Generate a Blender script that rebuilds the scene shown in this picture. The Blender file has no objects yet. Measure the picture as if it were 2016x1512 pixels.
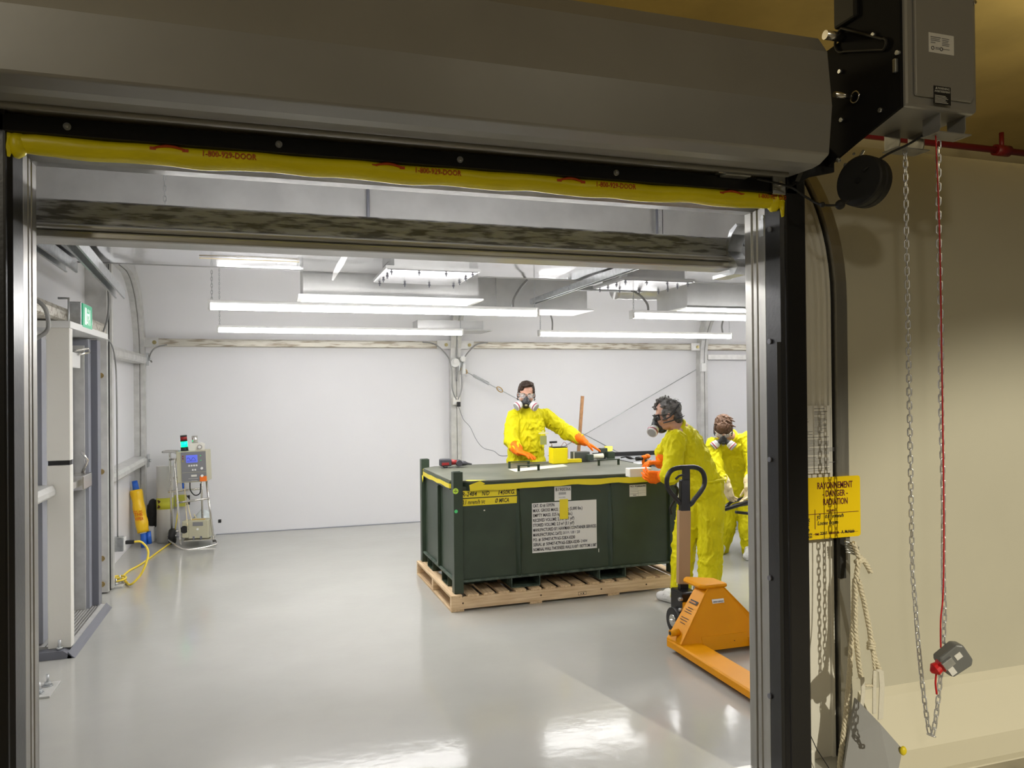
import bpy, bmesh, math, random
from mathutils import Vector, Matrix, Quaternion, noise
random.seed(7)
SC=bpy.context.scene; COL=SC.collection
R=math.radians; PI=math.pi
# ---------------- camera ----------------
CAMH=1.65; FPX=1500.0; YAW,PITCH,ROLL=R(17.6),R(.35),R(.55)
FW=Vector((math.sin(YAW)*math.cos(PITCH),math.cos(YAW)*math.cos(PITCH),math.sin(PITCH)))
_r=Vector((math.cos(YAW),-math.sin(YAW),0)); _u=_r.cross(FW)
RT=_r*math.cos(ROLL)-_u*math.sin(ROLL); UP=_u*math.cos(ROLL)+_r*math.sin(ROLL)
cd=bpy.data.cameras.new('camera'); cam=bpy.data.objects.new('camera',cd); COL.objects.link(cam)
cd.sensor_width=36; cd.lens=FPX/2016*36; cd.clip_start=.05; cd.clip_end=200
M=Matrix((RT,UP,-FW)).transposed().to_4x4(); M.translation=Vector((0,0,CAMH)); cam.matrix_world=M
SC.camera=cam
def at(x,y,X=None,Y=None,Z=None):
    r=FW+RT*((x-1008)/FPX)-UP*((y-756)/FPX)
    if X is not None: t=X/r.x
    elif Y is not None: t=Y/r.y
    else: t=(Z-CAMH)/r.z
    return Vector((0,0,CAMH))+r*t
# ---------------- world, exposure, lights ----------------
w=bpy.data.worlds.new('world'); SC.world=w; w.use_nodes=True
w.node_tree.nodes['Background'].inputs[0].default_value=(.75,.70,.55,1)
w.node_tree.nodes['Background'].inputs[1].default_value=.06
SC.view_settings.view_transform='Standard'; SC.view_settings.look='None'; SC.view_settings.exposure=0.0; SC.view_settings.gamma=1
SC.view_settings.use_curve_mapping=False
STRIP_E=28.5; TROFFER_E=19.0
def spot(name,loc,tgt,power,ang,blend,col,size):
    l=bpy.data.lights.new(name,'SPOT'); l.energy=power; l.spot_size=R(ang); l.spot_blend=blend; l.color=col; l.shadow_soft_size=size
    o=bpy.data.objects.new(name,l); COL.objects.link(o); o.location=loc
    o.rotation_euler=(Vector(tgt)-Vector(loc)).to_track_quat('-Z','Y').to_euler(); return o
spot('hall_spotlight',(4.15,-6.5,5.2),(3.55,2.8,-.6),2550,26.5,.45,(1,.93,.74),.03)
def lamp(name,loc,power,col,size):
    l=bpy.data.lights.new(name,'POINT'); l.energy=power; l.color=col; l.shadow_soft_size=size
    o=bpy.data.objects.new(name,l); COL.objects.link(o); o.location=loc
lamp('hall_lamp_fill',(4.15,-6.5,5.2),85,(1,.92,.74),.03)  # weak bulb spill of the same lamp as the spotlight
lamp('hall_lamp_fill',(8.5,5.2,4.3),110,(1,.84,.5),.3)  # added fill to brighten the hall ceiling and pipe, no fixture behind it
lamp('hall_lamp_fill',(0,6.0,4.4),70,(1,.84,.5),.3)  # second added fill above the tent, lifts the ceiling
lamp('hall_lamp_fill',(-4,-5,5.0),300,(1,.93,.78),.3)  # added ambient fill behind the camera, brightens the hood side
# ---------------- materials ----------------
def mat(name,col,rough=.5,metal=0,spec=.5,bump=0,bscale=40,var=0,vscale=6,col2=None,coat=0,emit=0,ecol=None,alpha=1,trans=0,detail=6,stretch=None,lo=.35,hi=.65):
    m=bpy.data.materials.new(name); m.use_nodes=True; nt=m.node_tree; N=nt.nodes; L=nt.links; b=N['Principled BSDF']
    b.inputs['Base Color'].default_value=(*col,1); b.inputs['Roughness'].default_value=rough; b.inputs['Metallic'].default_value=metal
    b.inputs['Specular IOR Level'].default_value=spec; b.inputs['Coat Weight'].default_value=coat; b.inputs['Coat Roughness'].default_value=.05
    b.inputs['Alpha'].default_value=alpha; b.inputs['Transmission Weight'].default_value=trans
    if emit: b.inputs['Emission Color'].default_value=(*(ecol or col),1); b.inputs['Emission Strength'].default_value=emit
    if bump or var:
        tc=N.new('ShaderNodeTexCoord'); mp=N.new('ShaderNodeMapping'); L.new(tc.outputs['Object'],mp.inputs[0])
        if stretch: mp.inputs['Scale'].default_value=stretch
    if var:
        n=N.new('ShaderNodeTexNoise'); n.inputs['Scale'].default_value=vscale; n.inputs['Detail'].default_value=detail; L.new(mp.outputs[0],n.inputs['Vector'])
        cr=N.new('ShaderNodeValToRGB'); cr.color_ramp.elements[0].position=lo; cr.color_ramp.elements[1].position=hi
        c2=col2 or tuple(c*(1-var) for c in col)
        cr.color_ramp.elements[0].color=(*c2,1); cr.color_ramp.elements[1].color=(*col,1)
        L.new(n.outputs['Fac'],cr.inputs[0]); L.new(cr.outputs[0],b.inputs['Base Color'])
    if bump:
        n2=N.new('ShaderNodeTexNoise'); n2.inputs['Scale'].default_value=bscale; n2.inputs['Detail'].default_value=4; L.new(mp.outputs[0],n2.inputs['Vector'])
        bp=N.new('ShaderNodeBump'); bp.inputs['Strength'].default_value=bump; bp.inputs['Distance'].default_value=.02
        L.new(n2.outputs['Fac'],bp.inputs['Height']); L.new(bp.outputs[0],b.inputs['Normal'])
    return m
m_floor=mat('grey epoxy floor',(.47,.465,.43),.12,spec=.5,bump=.035,bscale=14,var=.08,vscale=1.3)
m_concrete=mat('hall concrete',(.50,.46,.36),.6,bump=.1,var=.3,vscale=4)
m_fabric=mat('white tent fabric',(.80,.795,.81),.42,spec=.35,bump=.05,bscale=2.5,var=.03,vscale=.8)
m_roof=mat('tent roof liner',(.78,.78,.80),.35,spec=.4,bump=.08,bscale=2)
m_outer=mat('beige outer fabric',(.60,.575,.47),.6,spec=.25,bump=.04,bscale=3,var=.05,vscale=1.2)  # plain beige base colour with faint mottling, no emission
m_alu=mat('brushed aluminium',(.47,.46,.43),.42,metal=1,bump=.05,bscale=30,var=.25,vscale=9,stretch=(1,1,.08))
m_alud=mat('dirty aluminium purlin',(.42,.425,.43),.45,metal=.4,bump=.1,bscale=40,var=.5,vscale=26,col2=(.15,.145,.14),stretch=(.42,1.5,3.0),lo=.41,hi=.54,detail=15)
m_alub=mat('weathered back rail',(.60,.57,.49),.4,metal=.3,bump=.08,bscale=30,var=.4,vscale=8,col2=(.33,.28,.21),stretch=(.6,3,5),lo=.38,hi=.5,detail=10)
m_alul=mat('aluminium light',(.66,.655,.63),.4,metal=.3,bump=.04,bscale=20,var=.15,vscale=12)
m_galv=mat('galvanised steel',(.60,.62,.63),.35,metal=.9,var=.2,vscale=30,bump=.05)
m_duct=mat('polished duct sheet',(.70,.70,.71),.12,metal=.92,bump=.25,bscale=1.6,var=.08,vscale=2)
m_ductw=mat('pale duct metal',(.55,.55,.54),.35,metal=.55,bump=.05,bscale=4,var=.15,vscale=5)
m_white=mat('white enamel',(.82,.82,.80),.35)
m_off=mat('off white panel',(.80,.78,.71),.4,bump=.03,bscale=60)
m_hood=mat('grey powder coat hood',(.315,.31,.295),.38,metal=.3,bump=.03,bscale=8,var=.08,vscale=3)
m_black=mat('black powder coat',(.010,.010,.0115),.32,bump=.03,bscale=60)
m_blackm=mat('black matt',(.012,.012,.012),.6)
m_rub=mat('black rubber',(.016,.016,.016),.55,bump=.05)
m_yfoam=mat('yellow vinyl seal',(.86,.72,.0),.38,bump=.25,bscale=9,var=.1,vscale=6,stretch=(1,2,2))
m_redink=mat('red ink',(.50,.06,.0),.6)
m_ink=mat('black ink',(.015,.013,.02),.6)
m_inkg=mat('grey ink',(.22,.22,.24),.6)
m_inkr=mat('dark red ink',(.13,.01,.015),.6)
m_green=mat('dark green container paint',(.038,.060,.036),.38,bump=.05,bscale=12,var=.22,vscale=5)
m_greenw=mat('worn green paint edge',(.10,.135,.105),.5,bump=.1,var=.5,vscale=25,col2=(.03,.05,.035))
m_lid=mat('dusty green lid',(.145,.15,.115),.5,spec=.25,bump=.05,bscale=8,var=.3,vscale=3,col2=(.10,.105,.08))
m_wood=mat('pine pallet wood',(.86,.66,.42),.65,bump=.15,bscale=12,var=.35,vscale=4,col2=(.66,.46,.26),stretch=(1,14,14))
m_woody=mat('pine board ends across',(.80,.60,.37),.65,bump=.15,bscale=12,var=.35,vscale=4,col2=(.58,.40,.22),stretch=(14,1,14))
m_stick=mat('brown wooden stick',(.50,.26,.12),.6,var=.3,vscale=20)
m_ytape=mat('yellow tape',(.86,.70,.02),.4,bump=.15,bscale=25)
m_ysuit=mat('yellow coverall cloth',(.74,.67,.006),.65,spec=.22,bump=.8,bscale=19,var=.1,vscale=7,stretch=(1,1,.55))
m_orange=mat('orange rubber glove',(1.0,.19,.001),.55,spec=.3,bump=.2,bscale=35)
m_cream=mat('cream work glove',(.76,.64,.38),.6,bump=.2,bscale=35)
m_bootie=mat('white shoe cover',(.82,.82,.82),.6,bump=.7,bscale=22)
m_skin=mat('skin',(.62,.35,.25),.5,spec=.35,var=.12,vscale=10)
m_hair=mat('dark brown hair',(.045,.024,.014),.5,bump=.9,bscale=60,stretch=(1,1,.3))
m_hairg=mat('greying dark hair',(.05,.045,.04),.5,bump=.9,bscale=50,var=.6,vscale=30,col2=(.22,.21,.2))
m_hairb=mat('brown hair',(.115,.055,.025),.5,bump=.9,bscale=60,stretch=(1,1,.3))
m_resp=mat('grey black respirator rubber',(.03,.032,.036),.45)
m_cart=mat('white filter cartridge',(.78,.77,.76),.4)
m_maroon=mat('maroon filter band',(.42,.05,.10),.5)
m_lens=mat('clear lens plastic',(.75,.78,.8),.05,alpha=.28,spec=.6)
m_vis=mat('dark tinted lens',(.03,.03,.03),.08,alpha=.75)
m_jack=mat('orange yellow jack paint',(.74,.30,.0005),.45,spec=.2,bump=.03,bscale=30,var=.05)
m_card=mat('brown cardboard',(.38,.24,.13),.75,bump=.06,bscale=30)
m_steel=mat('stainless steel',(.72,.70,.66),.25,metal=1)
m_blue=mat('blue plastic',(.02,.13,.60),.45)
m_ybag=mat('yellow printed bag',(.90,.55,.005),.38,bump=.4,bscale=11,stretch=(1,1,.5))
m_beige=mat('beige equipment plastic',(.52,.50,.36),.45)
m_panel=mat('grey control panel',(.23,.23,.24),.4)
m_screen=mat('blue lcd screen',(.10,.13,.55),.3,emit=.55,ecol=(.12,.16,.75))
m_greenl=mat('green beacon lit',(.0,.6,.3),.3,emit=2.2,ecol=(.0,.75,.30))
m_redl=mat('red beacon lens',(.28,.012,.012),.25)
m_exitg=mat('green exit face lit',(.02,.42,.20),.4,emit=.30,ecol=(.02,.50,.24))
m_exitw=mat('white exit picture lit',(.85,.9,.88),.4,emit=.45,ecol=(.8,.95,.88))
m_ste=mat('led strip lens lit',(1,1,1),.4,emit=STRIP_E,ecol=(1,.985,.975))
m_tro=mat('troffer diffuser lit',(1,1,1),.4,emit=TROFFER_E,ecol=(1,.985,.97))
m_red=mat('red plastic',(.62,.01,.015),.4)
m_redp=mat('red painted pipe',(.17,.006,.008),.45)
m_chain=mat('bright zinc chain',(.86,.87,.90),.34,metal=.9)
m_rope=mat('cotton rope',(.80,.73,.56),.8,bump=.6,bscale=90,stretch=(1,1,.4))
m_sign=mat('yellow sign plastic',(.93,.66,.004),.35)
m_paper=mat('white paper',(.80,.79,.76),.6)
m_board=mat('grey blue board',(.36,.37,.38),.5)
m_opgrey=mat('grey operator housing',(.36,.355,.34),.32,metal=.3,bump=.04,bscale=30)
m_ceil=mat('hall ceiling',(.55,.43,.17),.8,bump=.1,bscale=3,var=.25,vscale=.8)
m_cwall=mat('cream hall wall',(.70,.62,.40),.7,var=.08,vscale=1)
m_dgrey=mat('grey door paint',(.30,.31,.35),.35,var=.05)
m_dgrey2=mat('dark grey door frame',(.16,.165,.195),.35)
m_gs=mat('green sticker',(.10,.75,.25),.5)
m_ygs=mat('lime sticker',(.62,.88,.08),.5)
m_yc=mat('yellow power cord',(.88,.66,.05),.5)
m_conduit=mat('grey armoured cable',(.28,.28,.27),.4,metal=.5)
m_drill=mat('dark grey tool plastic',(.05,.05,.06),.5)
m_lred=mat('tool red plastic',(.30,.02,.02),.4)
# ---------------- mesh helpers ----------------
def nm(n): return bpy.data.meshes.new(n)
def fin(name,bm,m,parent=None,smooth=False,bevel=0,mats=None):
    me=nm(name); bmesh.ops.recalc_face_normals(bm,faces=bm.faces); bm.to_mesh(me); bm.free()
    for x in (mats or [m]): me.materials.append(x)
    o=bpy.data.objects.new(name,me); COL.objects.link(o)
    if parent: o.parent=parent
    if smooth:
        for p in me.polygons: p.use_smooth=True
    if bevel:
        b=o.modifiers.new('bevel','BEVEL'); b.width=bevel; b.segments=2; b.limit_method='ANGLE'
    return o
def ident(): return Matrix.Identity(4)
def bx(bm,a,b,T=None):
    vs=[bm.verts.new((x,y,z)) for x in (a[0],b[0]) for y in (a[1],b[1]) for z in (a[2],b[2])]
    for f in ((0,1,3,2),(4,6,7,5),(0,4,5,1),(2,3,7,6),(0,2,6,4),(1,5,7,3)): bm.faces.new([vs[i] for i in f])
    if T is not None:
        for v in vs: v.co=T@v.co
    return vs
def box(name,a,b,m,parent=None,bevel=0,T=None):
    bm=bmesh.new(); bx(bm,a,b,T); return fin(name,bm,m,parent,bevel=bevel)
def frame(d):
    d=Vector(d).normalized(); h=Vector((0,0,1)) if abs(d.z)<.95 else Vector((1,0,0))
    u=d.cross(h).normalized(); return u,u.cross(d).normalized()
def tb(bm,pts,r,n=10,closed=False,caps=True,prof=None):
    pts=[Vector(p) for p in pts]; k=len(pts); rings=[]
    rs=r if isinstance(r,(list,tuple)) else [r]*k
    u=None
    for i,p in enumerate(pts):
        if closed: d=pts[(i+1)%k]-pts[i-1]
        elif i==0: d=pts[1]-p
        elif i==k-1: d=p-pts[i-1]
        else: d=(pts[i+1]-p).normalized()+(p-pts[i-1]).normalized()
        d.normalize()
        if u is None: u,v=frame(d)
        else:
            u=(u-d*u.dot(d)); 
            if u.length<1e-6: u,_=frame(d)
            u.normalize()
        v=d.cross(u)
        rings.append([bm.verts.new(p+(u*math.cos(2*PI*j/n)+v*math.sin(2*PI*j/n))*rs[i]) for j in range(n)])
    m=k if closed else k-1
    for i in range(m):
        a=rings[i]; b=rings[(i+1)%k]
        for j in range(n): bm.faces.new((a[j],a[(j+1)%n],b[(j+1)%n],b[j]))
    if caps and not closed: bm.faces.new(rings[0][::-1]); bm.faces.new(rings[-1])
def tube(name,pts,r,m,parent=None,n=10,closed=False,smooth=True):
    bm=bmesh.new(); tb(bm,pts,r,n,closed); o=fin(name,bm,m,parent)
    if smooth:
        for p in o.data.polygons: p.use_smooth=len(p.vertices)==4
    return o
def cyl(name,p0,p1,r,m,parent=None,n=20,r1=None):
    return tube(name,[p0,p1],[r,r if r1 is None else r1],m,parent,n)
def spline(pts,seg=8,closed=False):
    pts=[Vector(p) for p in pts]; out=[]; n=len(pts)
    for i in range(n if closed else n-1):
        p0=pts[i-1] if (i>0 or closed) else pts[0]; p1=pts[i]; p2=pts[(i+1)%n]; p3=pts[(i+2)%n] if (i+2<n or closed) else pts[-1]
        for s in range(seg):
            t=s/seg; out.append(.5*((2*p1)+(p2-p0)*t+(2*p0-5*p1+4*p2-p3)*t*t+(-p0+3*p1-3*p2+p3)*t**3))
    if not closed: out.append(pts[-1])
    return out
def prism(bm,poly,axis,a,b,T=None):
    # poly: 2-D outline in the two other axes; extruded a..b on axis
    def mk(p,t):
        return {'x':(t,p[0],p[1]),'y':(p[0],t,p[1]),'z':(p[0],p[1],t)}[axis]
    A=[bm.verts.new(mk(p,a)) for p in poly]; B=[bm.verts.new(mk(p,b)) for p in poly]
    n=len(poly); bm.faces.new(A); bm.faces.new(B[::-1])
    for i in range(n): bm.faces.new((A[i],B[i],B[(i+1)%n],A[(i+1)%n]))
    if T is not None:
        for v in A+B: v.co=T@v.co
def pri(name,poly,axis,a,b,m,parent=None,bevel=0,smooth=False,T=None):
    bm=bmesh.new(); prism(bm,poly,axis,a,b,T); return fin(name,bm,m,parent,bevel=bevel,smooth=smooth)
def T3(o,u,v):
    u=Vector(u).normalized(); v=Vector(v); v=(v-u*v.dot(u)).normalized(); n=u.cross(v)
    T=Matrix((u,v,n)).transposed().to_4x4(); T.translation=Vector(o); return T
def text(name,s,size,o,u,v,m,parent=None,sx=1,ext=.0004,lift=.0012,align='LEFT',shear=0,width=None,bold=.012):
    cu=bpy.data.curves.new(name,'FONT'); cu.body=s; cu.size=size; cu.extrude=ext/1; cu.align_x=align; cu.shear=shear; cu.resolution_u=2; cu.offset=size*bold
    t=bpy.data.objects.new(name,cu); COL.objects.link(t); bpy.context.view_layer.update()
    dg=bpy.context.evaluated_depsgraph_get(); me=bpy.data.meshes.new_from_object(t.evaluated_get(dg)); bpy.data.objects.remove(t)
    if width and len(me.vertices):
        w0=max(q.co.x for q in me.vertices)-min(q.co.x for q in me.vertices); sx=width/w0
    T=T3(o,u,v)@Matrix.Translation((0,0,lift))@Matrix.Diagonal((sx,1,1,1))
    me.transform(T); me.materials.clear(); me.materials.append(m); me.name=name
    ob=bpy.data.objects.new(name,me); COL.objects.link(ob)
    if parent: ob.parent=parent
    return ob
def sheet(name,o,u,v,w,h,m,parent=None,th=.0008):
    T=T3(o,u,v); bm=bmesh.new(); bx(bm,(0,0,0),(w,h,th),T); return fin(name,bm,m,parent)
def lines(name,o,u,v,rects,m,parent=None,lift=.0012,th=.0003):
    T=T3(o,u,v); bm=bmesh.new()
    for (x0,y0,x1,y1) in rects: bx(bm,(x0,y0,lift),(x1,y1,lift+th),T)
    return fin(name,bm,m,parent)
def empty(name,loc,rz=0):
    o=bpy.data.objects.new(name,None); COL.objects.link(o); o.location=loc; o.rotation_euler=(0,0,rz); o.empty_display_size=.1; return o
def tag(o,label,cat,group=None,kind=None):
    o['label']=label; o['category']=cat
    if group: o['group']=group
    if kind: o['kind']=kind
    return o
def struct(o): o['kind']='structure'; return o
def thing(name,label,cat,loc=(0,0,0),rz=0,group=None):
    return tag(empty(name,loc,rz),label,cat,group)
def reloc(root):
    # parts were built in world coordinates: keep them there under an empty placed at the thing's base
    for c in root.children: c.matrix_parent_inverse=root_mat(root).inverted()
def root_mat(o): return Matrix.Translation(o.location)@o.rotation_euler.to_matrix().to_4x4()
def copy_tree(o,parent=None):
    c=o.copy(); COL.objects.link(c); c.parent=parent
    if parent: c.matrix_parent_inverse=o.matrix_parent_inverse.copy()
    for ch in o.children: copy_tree(ch,c)
    return c
# ---- organic shapes: many tapered limbs fused by a voxel remesh into one surface ----
def sph(bm,c,r,T=None,u=14,v=9):
    rr=(r,r,r) if not isinstance(r,(list,tuple)) else r
    MM=Matrix.Translation(c)@(T.to_4x4() if T is not None else ident())@Matrix.Diagonal((rr[0],rr[1],rr[2],1))
    bmesh.ops.create_uvsphere(bm,u_segments=u,v_segments=v,radius=1,matrix=MM)
def cap(bm,p0,p1,r0,r1,n=14):
    p0=Vector(p0);p1=Vector(p1); tb(bm,[p0,p1],[r0,r1],n); sph(bm,p0,r0); sph(bm,p1,r1)
def chainlimb(bm,pts,rs):
    for i in range(len(pts)-1): cap(bm,pts[i],pts[i+1],rs[i],rs[i+1])
def fuse(name,bm,m,parent=None,vox=.008,smooth=4,wr=0,wfreq=9,seed=0,cut=None):
    o=fin(name,bm,m)
    md=o.modifiers.new('r','REMESH'); md.mode='VOXEL'; md.voxel_size=vox; md.use_smooth_shade=True
    s=o.modifiers.new('s','SMOOTH'); s.iterations=smooth; s.factor=.5
    bpy.context.view_layer.update(); dg=bpy.context.evaluated_depsgraph_get()
    me=bpy.data.meshes.new_from_object(o.evaluated_get(dg)); old=o.data; o.modifiers.clear(); o.data=me; bpy.data.meshes.remove(old)
    me.name=name
    if not me.materials: me.materials.append(m)
    if wr:
        N_=[v.normal.copy() for v in me.vertices]; C_=[v.co.copy() for v in me.vertices]; flat=[]
        for c,n_ in zip(C_,N_):
            q=Vector((c.x*wfreq+seed,c.y*wfreq,c.z*wfreq*.6)); wq=q+Vector((noise.noise(q*.6),noise.noise(q*.6+Vector((9,1,4))),noise.noise(q*.6+Vector((2,8,5)))))*1.1
            a=noise.noise(wq*.8); rdg=(1-abs(noise.noise(wq*1.1+Vector((5,7,3))))*2.2)**3 if True else 0; r2=1-abs(noise.noise(wq*2.3+Vector((1,3,8))))*2.6
            flat+=list(c+n_*(wr*(a*.7+max(-.5,rdg)*.75+max(-.6,r2)*.3-.2)))
        me.vertices.foreach_set('co',flat); me.update()
    for p in me.polygons: p.use_smooth=True
    if parent: o.parent=parent
    return o
WR=[]
def wthing(name,label,cat,loc,group=None):
    t=thing(name,label,cat,loc,0,group); WR.append(t); return t
# ================= SETTING =================
YF,YB,RAD,ZC=2.82,9.48,1.03,2.03
XL,XR=-1.44,7.6
def profile(off,front=True,back=True,n=12):
    r=RAD-off; P=[]
    if front:
        P+=[(YF+off,0,(1,0)),(YF+off,ZC,(1,0))]
        P+=[(YF+RAD-r*math.cos(a),ZC+r*math.sin(a),(math.cos(a),-math.sin(a))) for a in [PI/2*i/n for i in range(1,n+1)]]
    if back:
        P+=[(YB-RAD+r*math.sin(a),ZC+r*math.cos(a),(-math.sin(a),-math.cos(a))) for a in [PI/2*i/n for i in range(0,n)]]
        P+=[(YB-off,ZC,(-1,0)),(YB-off,0,(-1,0))]
    return P
def shell(name,x0,x1,off,m,P=None,th=.012):
    P=P or profile(off); bm=bmesh.new()
    rows=[]
    for (y,z,nn) in P:
        rows.append([bm.verts.new((x,yy,zz)) for x,yy,zz in ((x0,y,z),(x1,y,z),(x1,y+nn[0]*th,z+nn[1]*th),(x0,y+nn[0]*th,z+nn[1]*th))])
    for a,b in zip(rows,rows[1:]):
        for j in range(4): bm.faces.new((a[j],a[(j+1)%4],b[(j+1)%4],b[j]))
    bm.faces.new(rows[0]); bm.faces.new(rows[-1][::-1])
    o=fin(name,bm,m)
    for p in o.data.polygons: p.use_smooth=True
    e=o.modifiers.new('e','EDGE_SPLIT'); e.split_angle=R(40)
    return o
# hall around the tent
struct(box('floor',(-14,-14,-.06),(16,12,-.004),m_concrete))
struct(box('floor',(-1.6,2.56,-.05),(XR+.05,9.6,0),m_floor))
struct(box('ceiling',(-14,-14,5.95),(16,12,6.1),m_ceil))
struct(box('wall_back',(-14,10.6,-.05),(16,10.8,6.0),m_cwall))
# tent liners: back and roof in one sweep, front left and right of the opening, lintel above it
PF=profile(.05,True,False); PB=profile(.05,False,True)
struct(shell('wall_back',XL,XR,.05,m_fabric,PB))
struct(shell('wall_front',XL,-.80,.05,m_fabric,PF))
struct(shell('wall_front',2.06,XR,.05,m_fabric,PF))
PT=[p for p in PF if p[1]>2.5]; PT=[(YF+.05,2.45,(1,0))]+[p for p in PT if p[0]>YF+.1]
struct(shell('wall_front',-.80,2.06,.05,m_roof,PT))
bm=bmesh.new(); prism(bm,[(YF+RAD-.01,ZC+RAD-.062),(YB-RAD+.01,ZC+RAD-.062),(YB-RAD+.01,ZC+RAD-.05),(YF+RAD-.01,ZC+RAD-.05)],'x',XL,XR); struct(fin('ceiling',bm,m_roof))
# outer skin, facing the hall
PO=profile(0,True,False)
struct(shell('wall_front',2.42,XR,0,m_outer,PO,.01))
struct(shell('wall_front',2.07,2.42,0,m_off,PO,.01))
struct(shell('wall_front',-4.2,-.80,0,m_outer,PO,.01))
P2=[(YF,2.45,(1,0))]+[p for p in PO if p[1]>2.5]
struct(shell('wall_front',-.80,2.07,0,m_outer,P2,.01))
bm=bmesh.new(); prism(bm,[(YF+RAD-.01,ZC+RAD-.01),(YB+.02,ZC+RAD-.01),(YB+.02,ZC+RAD),(YF+RAD-.01,ZC+RAD)],'x',-4.2,XR); struct(fin('ceiling',bm,m_outer))
endp=[(p[0],p[1]) for p in profile(.0)]
struct(pri('wall_left',endp,'x',XL-.03,XL,m_fabric)); struct(pri('wall_right',endp,'x',XR,XR+.03,m_fabric))
# skirt of the outer skin folding out on to the floor
bm=bmesh.new(); sk=[(2.82,.27),(2.79,.24),(2.74,.17),(2.66,.055),(2.57,.008),(2.54,.004),(2.54,-.003),(2.60,-.003),(2.8,.1),(2.83,.2)]
prism(bm,sk,'x',2.52,XR); struct(fin('trim_1',bm,mat('cream fabric skirt',(.74,.70,.56),.6,bump=.1,bscale=3),smooth=False))
struct(box('trim_2',(-.9,2.57,-.003),(2.09,2.86,.004),m_alu))
# ---- arched aluminium ribs with keder grooves ----
def arch(name,x0,x1,o0,o1,P,m,parent=None,groove=True):
    w=x1-x0; g=.012
    sec=[(0,o0),(w,o0),(w,o1),(w*.56+g/2,o1),(w*.56+g/2,o1-.02),(w*.56-g/2,o1-.02),(w*.56-g/2,o1),(0,o1)] if groove else [(0,o0),(w,o0),(w,o1),(0,o1)]
    bm=bmesh.new(); rows=[]
    for (y,z,nn) in P: rows.append([bm.verts.new((x0+a,y+nn[0]*d,z+nn[1]*d)) for a,d in sec])
    k=len(sec)
    for A,B in zip(rows,rows[1:]):
        for j in range(k): bm.faces.new((A[j],A[(j+1)%k],B[(j+1)%k],B[j]))
    bm.faces.new(rows[0]); bm.faces.new(rows[-1][::-1])
    return fin(name,bm,m,parent)
full=profile(.05,n=10)
tn=[10]
def trim(fn,*a,**k):
    o=fn('trim_%d'%tn[0],*a,**k); tn[0]+=1; return struct(o)
for (x0,x1) in ((-1.44,-1.33),(2.15,2.28),(5.70,5.81)):
    P=full if x0!=2.15 else [p for p in profile(.05,n=10) if p[0]>5.9]
    r=trim(arch,x0,x1,.015,.13,P,m_alul)
# foot plates and bolts of the back and left ribs
def footplate(x0,x1,y0,y1,bolts):
    t=wthing('base_plate','','base plate',(x0,y0,0)); 
    box('plate',(x0,y0,0),(x1,y1,.012),m_alul,t,bevel=.002)
    for (x,y) in bolts:
        b=cyl('anchor_bolt',(x,y,.012),(x,y,.075),.008,m_galv,t,8)
        cyl('nut',(x,y,.018),(x,y,.034),.017,m_galv,b,6); cyl('washer',(x,y,.012),(x,y,.018),.026,m_galv,b,16)
    return t
f=footplate(-1.38,-1.20,7.14,7.36,[(-1.26,7.19),(-1.25,7.3)]); f['label']='steel base plate with anchor bolts under the left wall post beside the outlet box'
f=footplate(-1.36,-1.15,4.70,4.93,[(-1.215,4.755),(-1.20,4.865)]); f['label']='steel base plate with two anchor bolts nearest the opening, lower left'
# left wall post beside exit door, with bolts
o=struct(box('trim_20',(-1.44,6.98,0.012),(-1.28,7.17,2.93),m_alul)); 
bm=bmesh.new()
for z in (.08,.29,1.0,1.79): 
    tb(bm,[(-1.325,6.972,z),(-1.325,6.98,z)],.022,16); tb(bm,[(-1.325,6.965,z),(-1.325,6.975,z)],.012,6)
struct(fin('trim_21',bm,mat('brass bolt',(.45,.33,.14),.4,metal=.8)))
struct(box('trim_22',(-1.28,7.035,.012),(-1.272,7.05,2.9),m_blackm))
struct(box('trim_22',(-1.28,7.10,.012),(-1.265,7.17,2.9),m_alul))
# purlins
def purlin(x0,x1,yc,z0,z1,dirn):
    # rounded extrusion, wide face towards the room
    h=z1-z0; d=.035
    P=[(yc,z1),(yc+dirn*d,z1),(yc+dirn*(d+.012),z1-.008),(yc+dirn*(d+.012),z0+.052),(yc+dirn*(d+.02),z0+.046),(yc+dirn*(d+.02),z0+.03),(yc+dirn*(d+.005),z0),(yc,z0)]
    return trim(pri,P,'x',x0,x1,m_alud,bevel=.004)
pf=trim(pri,[(2.99,2.325),(2.985,2.32),(2.985,2.238),(3.09,2.238),(3.10,2.325)],'x',-1.33,2.0,m_alud,bevel=.004)
m_nose=mat('smooth worn purlin nose',(.46,.45,.42),.33,metal=.7,bump=.05,bscale=20,var=.15,vscale=10,stretch=(.2,1,1))
for k_ in (0,1): trim(pri,[(2.985,2.238),(2.968,2.236),(2.957,2.228),(2.957,2.219),(2.966,2.214),(3.09,2.214),(3.09,2.238)] if k_==0 else [(2.972,2.213),(2.967,2.207),(2.967,2.188),(2.975,2.183),(3.10,2.183),(3.10,2.213)],'x',-1.33,2.0,m_nose,bevel=.003)
for (x0,x1) in ((-1.33,2.15),(2.28,5.70),(5.81,XR)):
    trim(pri,[(9.43,2.16),(9.33,2.163),(9.32,2.17),(9.32,2.235),(9.33,2.25),(9.43,2.253)],'x',x0,x1,m_alub,bevel=.003)
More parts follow.
